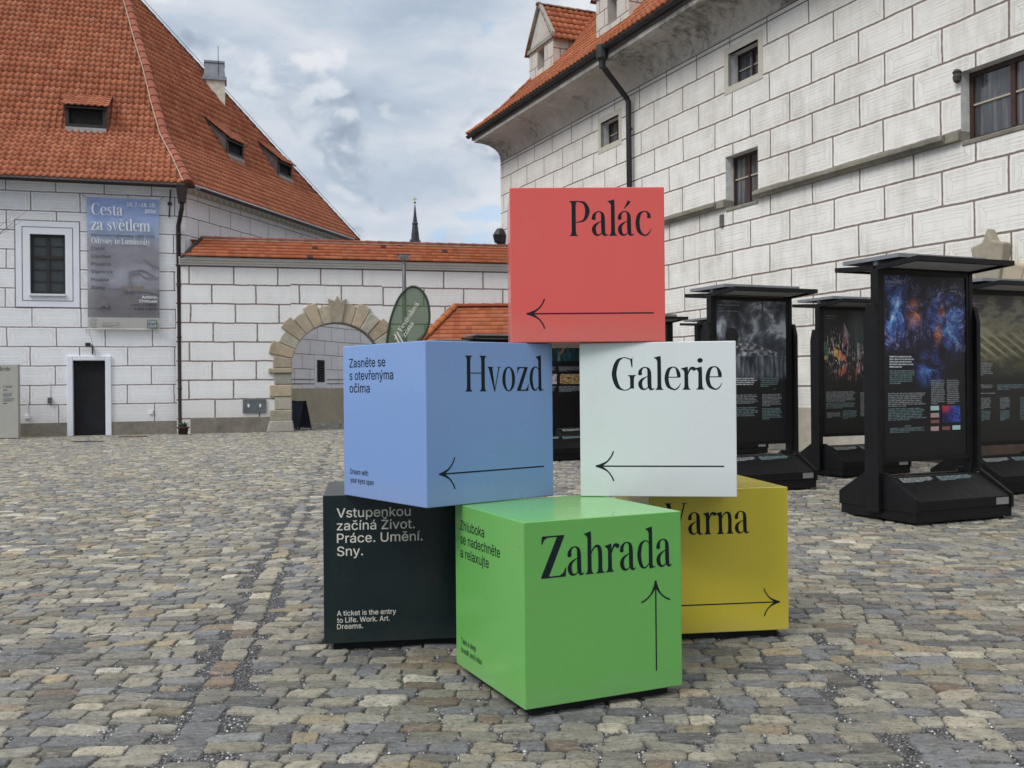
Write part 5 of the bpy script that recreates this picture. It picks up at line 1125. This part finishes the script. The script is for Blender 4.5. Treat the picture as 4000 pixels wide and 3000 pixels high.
def p_field(t, uv, x, y):
    n = t.noise(t.vm('MULTIPLY', uv, (2., 7., 1.)), 2.2, 6, .6); c = t.ramp(t.m('ADD', t.m('MULTIPLY', y, .6), t.m('MULTIPLY', n, .5)), [(.35, (.008, .009, .008)), (.55, (.05, .052, .035)), (.66, (.15, .135, .07)), (.74, (.27, .25, .18)), (.84, (.07, .065, .06))])
    wv = t.node('ShaderNodeTexWave'); wv.inputs['Scale'].default_value = 5.; wv.inputs['Distortion'].default_value = 1.5; t.l.new(t.vm('MULTIPLY', t.vm('ADD', t.comb(t.m('MULTIPLY', x, .35), t.m('MULTIPLY', x, .35)), t.comb(y, y)), (1., 1., 0.)), wv.inputs['Vector'])
    k = t.m('MULTIPLY', t.m('MULTIPLY', t.mr(wv.outputs[1], .62, .8), t.mr(y, .55, .62)), t.mr(y, .78, .72)); c = t.mix(t.m('MULTIPLY', k, .7), c, (.36, .34, .22)); return t.mix(t.mr(y, .52, .42), c, (.011, .011, .011))
def p_forest(t, uv, x, y):
    n = t.noise(t.vm('MULTIPLY', uv, (7., 2., 1.)), 2.4, 6, .65); c = t.ramp(n, [(.35, (.006, .012, .014)), (.55, (.02, .06, .065)), (.68, (.08, .20, .20)), (.8, (.30, .46, .43))])
    c = t.mix(blob(t, x, y, .85, .86, .3, .12), c, (.008, .006, .006)); l1 = t.m('ABSOLUTE', t.m('SUBTRACT', t.m('SUBTRACT', y, .74), t.m('MULTIPLY', x, .28))); c = t.mix(t.m('MULTIPLY', t.mr(l1, .006, .014, 1., 0.), t.mr(x, .8, .7)), c, (.30, .035, .02)); l2 = t.m('ABSOLUTE', t.m('SUBTRACT', t.m('SUBTRACT', y, .3), t.m('MULTIPLY', x, .80))); c = t.mix(t.m('MULTIPLY', t.mr(l2, .012, .022, 1., 0.), t.mr(y, .70, .74)), c, (.38, .13, .05))
    return t.mix(t.mr(y, .655, .650), c, (.008, .008, .009))
def p_dark(t, uv, x, y):
    n = t.noise(uv, 4., 6, .6); return t.mix(t.m('MULTIPLY', t.mr(n, .4, .7), t.mr(y, .5, .6)), (.008, .008, .009), (.06, .06, .07))
def p_small(t, uv, x, y):
    n = t.noise(uv, 5., 5, .7); c = t.mix(t.m('MULTIPLY', t.mr(x, .2, .9), t.mr(n, .4, .6)), (.012, .012, .07), (.05, .12, .62)); return t.mix(blob(t, x, y, .2, .95, .45, .5), c, (.42, .03, .08))
def p_sketch(t, uv, x, y): return t.ramp(t.noise(uv, 5.5, 4, .6, 1.), [(.42, (.14, .04, .03)), (.47, (.5, .46, .44)), (.7, (.55, .52, .52))])
def p_amber(t, uv, x, y): return t.ramp(t.noise(uv, 6., 4, .6, .5), [(.38, (.015, .012, .01)), (.5, (.46, .26, .06)), (.6, (.4, .37, .30)), (.75, (.05, .05, .06))])
PICS = {k.__name__[2:]: pic(k.__name__[2:]+'_exhibition_print', k) for k in (p_neuron, p_engine, p_city, p_field, p_forest, p_dark, p_small, p_sketch, p_amber)}
SA = math.atan2(.40, .917)
GREYPLATE = MT['plate']
def stand_shell():
    "base, reading slopes, posts, panel and canopy shared by all the stands"
    P = {}
    b = MB(); b.box(-.66, .66, -.52, .52, .035, .15)
    for x in (-.6, .6):
        for y in (-.45, .45): b.lathe([(.03, 0), (.03, .006), (.014, .008), (.014, .036)], (x, y, 0), 8)
    P['base'] = (b, 'metal_black', .006)
    for nm, s in (('reading_slope', -1), ('reading_slope', 1)):
        d = MB(); d.prism([(-.626, s*.05, .150), (-.626, s*.53, .150), (-.626, s*.53, .25), (-.626, s*.14, .455), (-.626, s*.05, .455)][::s], (1.252, 0, 0)); P[nm+str(s)] = (d, 'metal_black', .005)
    for s in (-1, 1):
        d = MB(); x = s*.63; d.prism([(x, -.54, .13), (x, .54, .13), (x, .54, .27), (x, .15, .50), (x, -.15, .50), (x, -.54, .27)], (s*.04, 0, 0)); P['gusset'+str(s)] = (d, 'metal_black', .004)
        d = MB(); x = s*.672; d.prism([(x, -.095, .10), (x, .095, .10), (x, .095, 2.08), (x, .05, 2.24), (x, -.05, 2.24), (x, -.095, 2.08)], (s*.055, 0, 0)); x = s*.615; d.box(min(x, x+s*.055), max(x, x+s*.055), -.05, .05, .40, 2.60); P['post'+str(s)] = (d, 'metal_black', .004)
    d = MB(); d.box(-.614, .614, -.030, .030, .60, 2.60); 
    d.box(-.614, .614, -.045, .045, .60, .655); d.box(-.614, .614, -.045, .045, 2.545, 2.60); d.box(-.614, -.575, -.045, .045, .655, 2.545); d.box(.575, .614, -.045, .045, .655, 2.545); P['panel'] = (d, 'metal_black', .003)
    return P
def build_stand(label, flx, fly, art, proto=None):
    ca, sa = math.cos(SA), math.sin(SA); cx, cy = flx+.07+.68*ca-.52*sa, fly-.03+.68*sa+.52*ca
    r = thing('exhibition_stand', label, 'display stand', (cx, cy, 0), SA, 'black exhibition stands in the courtyard')
    if proto is None:
        for k, (mb, m, bv) in stand_shell().items(): mb.build(k.rstrip('-1').rstrip('1'), MT[m], r, bevel=bv)
        # canopy: two shallow leaves with a raised grey sheet on top
        c = MB()
        for s in (-1, 1):
            z0, z1 = 2.585, 2.622; y1 = s*.58
            for a, b_ in ((-.665, -.625), (.625, .665)): c.prism([(a, s*.01, z0), (a, y1, z1), (a, y1, z1+.05), (a, s*.01, z0+.05)][::-s], (b_-a, 0, 0))
            c.prism([(-.625, y1-s*.045, z1-.004), (-.625, y1, z1), (-.625, y1, z1+.05), (-.625, y1-s*.045, z1+.046)][::-s], (1.25, 0, 0))
            c.prism([(-.625, s*.01, z0+.036), (-.625, y1-s*.045, z1+.03), (-.625, y1-s*.045, z1+.046), (-.625, s*.01, z0+.052)][::-s], (1.25, 0, 0))
        cp = c.build('canopy', MT['metal_black'], r)
        u = MB()
        for s in (-1, 1): u.prism([(-.618, s*.06, 2.614), (-.618, s*.53, 2.642), (-.618, s*.53, 2.646), (-.618, s*.06, 2.618)][::-s], (1.236, 0, 0))
        u.build('canopy_lining', MT['underside'], cp)
        g = MB(); g.prism([(-.61, -.28, 2.695), (-.61, .52, 2.695), (-.61, .52, 2.735), (-.61, -.28, 2.735)], (1.22, 0, 0)); g.prism([(-.56, .06, 2.625), (.56, .06, 2.625), (.56, .12, 2.625), (-.56, .12, 2.625)], (0, 0, .075)); g.build('canopy_sheet', MT['metal_grey'], cp)
        # name plate and small print on the slope
        for s in (-1, 1):
            p = MB(); p.box(s*-.60 if s > 0 else .43, s*-.43 if s > 0 else .60, s*.530 if s > 0 else -.536, s*.536 if s > 0 else -.530, .165, .235); p.build('name_plate', GREYPLATE, r)
        sl = Vector((0, .39, .205)).normalized(); f = Face2D(Vector((-.645, -.53, .25)), (1, 0, 0), sl, sl.cross(Vector((-1, 0, 0))), .002)
        f.copy_lines(.12, .42, .46, .085, 5, .2, .7, 3); f.build('slope_text', MT['copy_grey'], r)
        f = Face2D(Vector((-.645, -.53, .25)), (1, 0, 0), sl, sl.cross(Vector((-1, 0, 0))), .002); f.copy_lines(.63, .42, .50, .085, 5, .15, .7, 5); f.build('slope_text', MT['copy_teal'], r)
        sc_b = MB()
        for s in (-1, 1):
            for y, z in ((-.14, .46), (.14, .46)): sc_b.lathe([(.012, 0), (.012, .005), (.004, .007)], (s*.62, y, z), 8)
        sc_b.build('screw', MT['metal_grey'], r)
    else:
        for ch in list(proto.children):
            if ch.name.split('.')[0] in ('print', 'print_text', 'print_picture'): continue
            copy_tree(ch, r)
    # print
    x0, x1, z0, z1 = -.575, .575, .655, 2.545; wd, hg = x1-x0, z1-z0
    p = MB(); p.quad((x0, -.0335, z0), (x1, -.0335, z0), (x1, -.0335, z1), (x0, -.0335, z1), [(0, 0), (1, 0), (1, 1), (0, 1)]); p.build('print', PICS[art[0]], r)
    FX = lambda: Face2D((x0, -.036, z0), (1, 0, 0), (0, 0, 1), (0, -1, 0), .0)
    def txt(mk_, blocks, sd=0):
        for i, (a, b_, c, d, n) in enumerate(blocks):
            f = FX(); f.copy_lines(a*wd, (1-b_)*hg, (c-a)*wd, (d-b_)*hg, n, .14, .55, sd+i); f.build('print_text', MT[mk_], r)
    def sub(kind, a, b_, c, d):
        q = MB(); q.quad((x0+a*wd, -.0365, z1-d*hg), (x0+c*wd, -.0365, z1-d*hg), (x0+c*wd, -.0365, z1-b_*hg), (x0+a*wd, -.0365, z1-b_*hg), [(0, 0), (1, 0), (1, 1), (0, 1)]); q.build('print_picture', PICS[kind] if isinstance(kind, str) else kind, r)
    for e in art[1:]:
        if e[0] == 't': txt(e[1], e[2], e[3] if len(e) > 3 else 0)
        elif e[0] == 'p': sub(*e[1:])
        elif e[0] == 'w':
            f = FX()
            for s_, a, b_, cap, wf in e[2]: f.sans(s_, a*wd, (1-b_)*hg, cap, wf*wd)
            f.build('print_text', MT[e[1]], r)
    return r
def pill(n, c): return mat('printed_button_'+n, c, .4, var=.05)
PT, PP, PD = pill('mint', (.38, .58, .58)), pill('rose', (.40, .27, .27)), pill('wine', (.20, .07, .07))
LOGO = ('t', 'copy_teal', [(.80, .045, .93, .062, 1)], 8)
A_NEURON = ('neuron', ('w', 'copy_white', [('NEURONOVÉ SÍTĚ', .02, .048, .026, .20)]), ('t', 'copy_grey', [(.03, .052, .20, .064, 1), (.80, .068, .95, .082, 1)]), LOGO,
 ('t', 'copy_white', [(.06, .44, .365, .51, 5)], 2), ('t', 'copy_teal', [(.06, .52, .37, .60, 7)], 3), ('t', 'copy_grey', [(.04, .645, .50, .725, 8), (.56, .575, .735, .715, 14), (.755, .575, .92, .715, 13)], 4), ('t', 'copy_teal', [(.04, .73, .50, .80, 8), (.24, .825, .43, .835, 1), (.06, .838, .48, .868, 4)], 6),
 ('p', 'small', .69, .725, .92, .82), ('p', PT, .55, .725, .655, .75), ('p', PP, .55, .765, .655, .79), ('p', PD, .55, .803, .655, .822), ('p', PP, .55, .84, .65, .865), ('p', PD, .69, .842, .79, .862), ('p', PT, .82, .838, .92, .862))
A_ENGINE = ('engine', ('t', 'copy_grey', [(.03, .025, .60, .040, 1), (.03, .048, .30, .060, 1), (.04, .07, .5, .08, 1)], 3), LOGO, ('t', 'copy_white', [(.04, .545, .57, .615, 5)], 5), ('t', 'copy_teal', [(.62, .545, .90, .615, 5), (.80, .625, .92, .635, 1)], 6), ('t', 'copy_grey', [(.05, .665, .58, .745, 7), (.64, .665, .93, .755, 9)], 7), ('t', 'copy_teal', [(.05, .755, .58, .835, 7), (.64, .765, .93, .85, 8)], 8))
A_CITY = ('city', ('t', 'copy_grey', [(.03, .04, .30, .052, 1), (.04, .062, .32, .07, 1), (.68, .57, .95, .64, 9), (.03, .66, .55, .745, 9), (.62, .67, .95, .87, 24), (.04, .83, .28, .875, 6)], 2), ('t', 'copy_teal', [(.68, .645, .95, .71, 8), (.03, .75, .56, .80, 6), (.31, .815, .56, .885, 7)], 5), LOGO)
A_FIELD = ('field', ('t', 'copy_grey', [(.02, .05, .30, .062, 1), (.03, .075, .28, .085, 1), (.05, .46, .36, .55, 8), (.02, .61, .36, .645, 4), (.16, .665, .52, .676, 1), (.02, .71, .08, .88, 16), (.14, .70, .32, .78, 9), (.46, .70, .62, .78, 9)], 2), ('t', 'copy_teal', [(.42, .61, .95, .65, 4), (.14, .79, .32, .86, 8), (.46, .79, .62, .86, 8), (.78, .70, .95, .86, 16)], 5))
A_FOREST = ('forest', ('t', 'copy_grey', [(.05, .40, .46, .45, 6), (.5, .40, .93, .45, 6), (.05, .60, .46, .66, 7), (.5, .60, .93, .66, 7)], 2), ('p', 'sketch', .06, .48, .46, .58), ('p', 'amber', .52, .48, .92, .58))
A_DARK = ('dark', ('t', 'copy_grey', [(.05, .6, .45, .7, 9), (.5, .6, .93, .7, 9)], 2), ('t', 'copy_teal', [(.05, .72, .45, .8, 8)], 4))
st1 = build_stand('nearest black exhibition stand, with a blue and orange nerve cell picture', 3.87, 9.77, A_NEURON)
for lab, x, y, art in (('black exhibition stand at the right edge of the photo with a yellowish landscape print', 5.90, 12.25, A_FIELD),
    ('black exhibition stand with a dark print of neon city lights, behind the nearest stand', 4.80, 14.70, A_CITY),
    ('black exhibition stand with a grey steam locomotive print, beside the white cube', 2.75, 12.72, A_ENGINE),
    ('black exhibition stand almost hidden behind the steam locomotive stand', 3.80, 19.3, A_DARK),
    ('black exhibition stand whose upper canopy tip shows just right of the red cube', 1.95, 17.9, A_DARK),
    ('farther black exhibition stand whose canopy tip shows lower beside the red cube', 3.20, 25.6, A_DARK),
    ('black exhibition stand with a teal forest print, seen between the blue and white cubes', .40, 18.3, A_FOREST),
    ('black exhibition stand whose low slope shows behind the forest print stand', 1.02, 21.6, A_DARK),
    ('black exhibition stand in front of the tiled shed, canopy left of the red cube', -.95, 24.75, A_DARK),
    ('farthest black exhibition stand below the left end of the tiled shed roof', -2.15, 27.5, A_DARK)): build_stand(lab, x, y, art, st1)

# ------------------------------------------------------------------ banner, board, signs, plants
def banner():
    x0, z1 = GF(341, 770); x1, _ = GF(621, 785); _, z0 = GF(341, 1286); W_, H = x1-x0, z1-z0
    w_ = gal.matrix_basis @ Vector((x0, -.14, z0)); r = thing('exhibition_banner', 'large hanging blue and grey exhibition banner lettered Cesta za světlem on the white wall', 'banner', w_, GX)
    fy = lambda u, v: .022*math.sin(u*5+v*2)*math.sin(v*3.1)+.012*math.sin(u*11+v*7)
    m, t, b = mt('unused'); bpy.data.materials.remove(m)
    N, M_ = 14, 26; c = MB(); vs = [(W_*i/N, fy(i/N, j/M_), H*j/M_) for j in range(M_+1) for i in range(N+1)]; uv = [(i/N, j/M_) for j in range(M_+1) for i in range(N+1)]
    c.add(vs, [(j*(N+1)+i, j*(N+1)+i+1, (j+1)*(N+1)+i+1, (j+1)*(N+1)+i) for j in range(M_) for i in range(N)], 0, uv)
    m = bpy.data.materials.new('tmp'); m.use_nodes = True
    def colr(t):
        u = uvc(t); x, y, _ = t.sep(u); n = t.noise(t.vm('MULTIPLY', u, (1.5, 3.2, 1.)), 2.6, 7, .62, .6); n2 = t.noise(t.vm('MULTIPLY', u, (2., 9., 1.)), 2., 5, .6)
        c_ = t.ramp(t.m('ADD', y, t.m('MULTIPLY', t.m('SUBTRACT', n, .5), .22)), [(.10, (.15, .15, .165)), (.24, (.17, .165, .18)), (.31, (.26, .26, .31)), (.40, (.36, .37, .44)), (.52, (.25, .24, .28)), (.64, (.29, .29, .35)), (.72, (.34, .42, .60)), (.84, (.34, .46, .78)), (1., (.29, .41, .73))])
        c_ = t.mix(t.mr(n2, .35, .7, .0, .5), c_, t.mix(.5, c_, (.06, .06, .07))); return t.mix(t.mr(y, .088, .089), (.44, .43, .41), c_)
    bpy.data.materials.remove(m)
    mm, t, b = mt('printed_banner_mesh'); cc = colr(t); b.inputs['Roughness'].default_value = .75; t.put(b.inputs['Base Color'], cc)
    tr = t.node('ShaderNodeBsdfTransparent'); mx = t.node('ShaderNodeMixShader'); mx.inputs[0].default_value = .2; o = t.n['Material Output']; t.l.new(b.outputs[0], mx.inputs[1]); t.l.new(tr.outputs[0], mx.inputs[2]); t.l.new(mx.outputs[0], o.inputs[0])
    c.build('banner_cloth', mm, r, smooth=True)
    rods = MB(); rods.tube([(-.05, 0, H), (W_+.05, 0, H)], .016, 8); rods.tube([(-.05, 0, 0), (W_+.05, 0, 0)], .016, 8); rods.build('banner_rod', MT['reveal'], r)
    cd = MB()
    for x, z, dx, dz in ((-.05, H, -.10, .07), (W_+.05, H, .08, .10), (-.03, 0, -.04, -.08)): cd.tube([(x, 0, z), (x+dx, .13, z+dz)], .008, 5)
    cd.tube([(.02, 0, 0), (.25, .1, -1.0)], .005, 5); cd.build('banner_cord', MT['gutter'], r)
    # painted tree, houses and ground on the print
    dk = mat('banner_print_dark', (.165, .16, .18), .75, var=.2); f = Face2D((0, -.055, 0), (W_, 0, 0), (0, 0, H), (0, -1, 0), 0.)
    for pts, ws in (([(.575, .28), (.585, .36), (.575, .43)], [.03, .022, .018]), ([(.58, .42), (.72, .425), (.80, .395), (1., .395)], [.012, .010, .012, .012]), ([(.58, .43), (.75, .45), (.88, .42), (.99, .385)], [.014, .012, .012, .008]), ([(.78, .54), (.88, .50), (1., .47)], [.01, .014, .018]), ([(.28, .305), (.52, .30), (.80, .295), (1., .28)], [.01, .016, .02, .03]), ([(.12, .165), (.22, .20), (.28, .17)], [.03, .05, .03])):
        L, Q = ribbon(pts, ws); f.strip(L, Q)
    f.build('banner_print', dk, r)
    f = Face2D((0, -.054, 0), (W_, 0, 0), (0, 0, H), (0, -1, 0), 0.)
    for a, b_, c_, d in ((.47, .30, .57, .325), (.64, .295, .78, .328)): f.rect(a, b_, c_, d)
    f.build('banner_print', mat('banner_print_houses', (.20, .165, .12), .75, var=.1), r)
    T = lambda: Face2D((0, -.060, 0), (1, 0, 0), (0, 0, 1), (0, -1, 0), 0.)
    wp = mat('banner_white_print', (.70, .72, .74), .75, var=.05); dp = mat('banner_dark_print', (.035, .035, .045), .75, var=.05)
    for t_, z_, cp, wd in (('Cesta', .862, .088, .44), ('za světlem', .748, .088, .82), ('Odyssey to Luminosity', .645, .044, .82)):
        f = T(); f.serif(t_, .055*W_, H*z_, cp*H, wd*W_); f.build('banner_lettering', wp, r)
    for t_, x_, z_, cp, wd in (('15. 7.–18. 10.', .955, .935, .028, .40), ('2026', .955, .888, .028, .15), ('Antonín', .965, .235, .020, .21), ('Chittussi', .965, .205, .020, .25)):
        f = T(); f.sans(t_, x_*W_, H*z_, cp*H, wd*W_, 'r', 2.); f.build('banner_lettering', wp, r)
    for t_, z_, cp, wd in (('francouzská krajinomalba 1850–1930', .700, .019, .885), ('Corot', .596, .024, .19), ('Courbet', .537, .024, .27), ('Pissarro', .478, .024, .27), ('Vlaminck', .420, .024, .30), ('Picabia', .361, .024, .24), ('Sisley', .302, .024, .19)):
        f = T(); f.sans(t_, .055*W_, H*z_, cp*H, wd*W_, 'l', 2.); f.build('banner_lettering', dp, r)
    for t_, z_, wd in (('Lomy u Paříže', .176, .37), ('a jiné krajiny', .148, .32)):
        f = T(); f.sans(t_, .965*W_, H*z_, .018*H, wd*W_, 'r', 2.); f.build('banner_lettering', dp, r)
    f = T(); f.sans('Galerie Port 1560', .20*W_, H*.040, .011*H, .24*W_); f.copy_lines(.20*W_, .036*H, .34*W_, .018*H, 2, .3, .5, 2)
    f.k += 1; A_ = [2*math.pi*i/24 for i in range(25)]; lx, lz = .09*W_, .043*H; f.strip([(lx+.036*H*math.cos(a)*.8, lz+.036*H*math.sin(a)) for a in A_[2:22]], [(lx+.032*H*math.cos(a)*.8, lz+.032*H*math.sin(a)) for a in A_[2:22]]); f.strip([(lx+.018*H*math.cos(a)*.8, lz+.024*H*math.sin(a)) for a in A_], [(lx+.014*H*math.cos(a)*.8, lz+.020*H*math.sin(a)) for a in A_]); f.rect(lx-.05, lz-.02, lx+.05, lz-.005)
    f.build('banner_emblem', mat('banner_grey_print', (.12, .13, .14), .75, var=.05), r)
    f = T(); f.rect(.825*W_, .008*H, .965*W_, .072*H); f.build('banner_emblem', mat('banner_teal_print', (.075, .135, .155), .75, var=.05), r)
    f = Face2D((0, -.064, 0), (1, 0, 0), (0, 0, 1), (0, -1, 0), 0.); f.sans('PORT', .838*W_, .045*H, .020*H, .115*W_); f.sans('1560', .838*W_, .015*H, .020*H, .115*W_); f.build('banner_lettering', MT['white_ink'], r)
banner()
def info_board():
    Y = 28.7; c = at_depth(72, 1700, Y); s_ = Y/F_PX; r = thing('info_board', 'tall pale grey information board lettered Galerie at the far left of the photo', 'sign board', (c.x, Y, 0), R(6)); w_ = 1.15; h = (1697-1408)*s_+.02
    b = MB(); b.box(-w_, 0, 0, .16, .03, h); b.build('board', mat('pale_grey_board', (.36, .35, .32), .6, var=.06), r, bevel=.006); p = MB(); p.box(-w_+.05, -.05, .03, .13, 0, .03); p.build('base', MT['gutter'], r)
    z = lambda py: h-(py-1408)*s_; x = lambda px: (px-72)*s_
    f = Face2D((0, 0, 0), (1, 0, 0), (0, 0, 1), (0, -1, 0), .003); f.serif('Galerie', x(45.5), z(1433), .128, .50, 'r'); f.poly([(x(-3)+.05*math.cos(2*math.pi*i/20), z(1498)+.085*math.sin(2*math.pi*i/20)) for i in range(20)]); f.build('board_lettering', MT['ink'], r)
    f = Face2D((0, 0, 0), (1, 0, 0), (0, 0, 1), (0, -1, 0), .003); f.serif('Umění', x(16), z(1499), .072, .25); f.serif('Art', x(16), z(1511.5), .068, .12); f.rect(x(16), z(1561), x(31.5), z(1558.5)); f.build('board_lettering', MT['ink'], r)
    f = Face2D((0, 0, 0), (1, 0, 0), (0, 0, 1), (0, -1, 0), .003); f.copy_lines(x(16), z(1518), .28, .12, 6, .2, .6, 1); f.copy_lines(x(16), z(1537), .34, .12, 6, .2, .6, 4); f.build('board_text', MT['copy_grey'], r)
info_board()
def a_board():
    c = at_depth(1168, 1500, 33.1); r = thing('pavement_sign', 'folding dark blue pavement sign standing inside the gateway', 'sign board', (c.x, c.y, 0), R(-38)); h = .98
    m = mat('dark_blue_sign_sheet', (.045, .055, .095), .5, var=.35, vscale=5)
    for s in (-1, 1):
        b = MB(); sl = .26; y0, y1 = s*sl, s*.03; fr = MB()
        for a, b_ in ((-.31, -.28), (.28, .31)): fr.prism([(a, y0-.012, 0), (b_, y0-.012, 0), (b_, y0+.012, 0), (a, y0+.012, 0)], (0, y1-y0, h))
        for k in (.08, .97): fr.prism([(-.28, y0+(y1-y0)*k-.012, h*k-.015), (.28, y0+(y1-y0)*k-.012, h*k-.015), (.28, y0+(y1-y0)*k+.012, h*k-.015), (-.28, y0+(y1-y0)*k+.012, h*k-.015)], (0, 0, .03))
        f_ = fr.build('sign_frame', MT['metal_black'], r)
        b.prism([(-.28, y0+(y1-y0)*.1-.004, h*.1), (.28, y0+(y1-y0)*.1-.004, h*.1), (.28, y0+(y1-y0)*.1+.004, h*.1), (-.28, y0+(y1-y0)*.1+.004, h*.1)], (0, (y1-y0)*.86, h*.86)); b.build('sign_sheet', m, r)
a_board()
def pot_plant():
    c = at_depth(718, 1690, 30.35); r = thing('potted_plant', 'dark terracotta pot with a pale green tufted plant at the foot of the brown downpipe', 'potted plant', (c.x, c.y-.05, 0))
    p = MB(); p.lathe([(.12, 0), (.155, .20), (.185, .205), (.195, .25), (.17, .25), (.165, .22)], (0, 0, 0), 18); p.build('pot', mat('dark_terracotta', (.06, .028, .022), .8, var=.3), r, smooth=True)
    l = MB(); rd = random.Random(2)
    for i in range(70):
        a, e = rd.uniform(0, 6.28), rd.uniform(.3, 1.4); ln = rd.uniform(.14, .24); d = Vector((math.cos(a)*math.cos(e), math.sin(a)*math.cos(e), math.sin(e))); s = d.cross(Vector((0, 0, 1))).normalized()*.018; o = Vector((d.x*.05, d.y*.05, .22)); k = rd.uniform(.7, 1.3); l.tint = (.10*k, .17*k, .085*k)
        l.poly([o-s*.5, o+d*ln*.5-s+Vector((0, 0, .02)), o+d*ln, o+d*ln*.5+s+Vector((0, 0, .02)), o+s*.5])
    l.build('leaves', tinted('succulent_leaves', rough=.6, damt=.2), r)
pot_plant()
def tree():
    r = thing('bare_tree', 'bare tree reaching thin twigs into the left edge of the photo', 'tree', (-13.7, 22.5, 0)); rd = random.Random(11); tk = MB(); tk.tube([(0, 0, 0), (.05, 0, 1.2), (-.05, .05, 2.6), (.02, 0, 4.), (0, 0, 5.6)], [.15, .12, .10, .07, .03], 10); m = mat('grey_bark', (.035, .030, .027), .9, var=.3); tk.build('trunk', m, r, smooth=True)
    tw = MB()
    def br(p, d, ln, rad, k):
        pts = [p]; 
        for i in range(4): d = (d+Vector((rd.uniform(-.25, .25), rd.uniform(-.25, .25), rd.uniform(-.12, .22)))).normalized(); pts.append(pts[-1]+d*ln/4)
        tw.tube(pts, [rad*(1-.17*i) for i in range(5)], 5)
        if k:
            for i in range(3): br(pts[2+i % 3], (d+Vector((rd.uniform(-.7, .7), rd.uniform(-.7, .7), rd.uniform(-.5, .5)))).normalized(), ln*.55, rad*.5, k-1)
    for i, (z, a) in enumerate(((3.6, .1), (4.2, .3), (4.8, -.1), (5.2, .2), (4.0, 2.6), (4.5, -2.2), (5.3, 1.6), (5.0, -1.2))): br(Vector((0, 0, z)), Vector((math.cos(a), math.sin(a), .30)), 1.6 if i < 4 else 1.3, .022, 2)
    tw.build('twigs', m, r)
tree()
for lab, px, py, w_, d_, cl in (('rusty iron drain cover in the paving before the black door', 518, 1708, .75, .35, (.10, .045, .03)), ('dark iron drain cover in the paving left of the rusty one', 344, 1727, .80, .30, (.045, .04, .038))):
    g = ray(px, py); p = EYE+g*(-CAM_H/g.z); b = MB(); b.box(-w_/2, w_/2, -d_/2, d_/2, 0, .028)
    for i in range(7): b.box(-w_/2+.05+i*(w_-.13)/6, -w_/2+.08+i*(w_-.13)/6, -d_/2+.03, d_/2-.03, .028, .033)
    tag(b.build('drain_cover', mat('iron_drain_cover', cl, .7, .2, var=.3), bevel=.004, loc=(p.x, p.y, .0)), lab, 'drain cover')
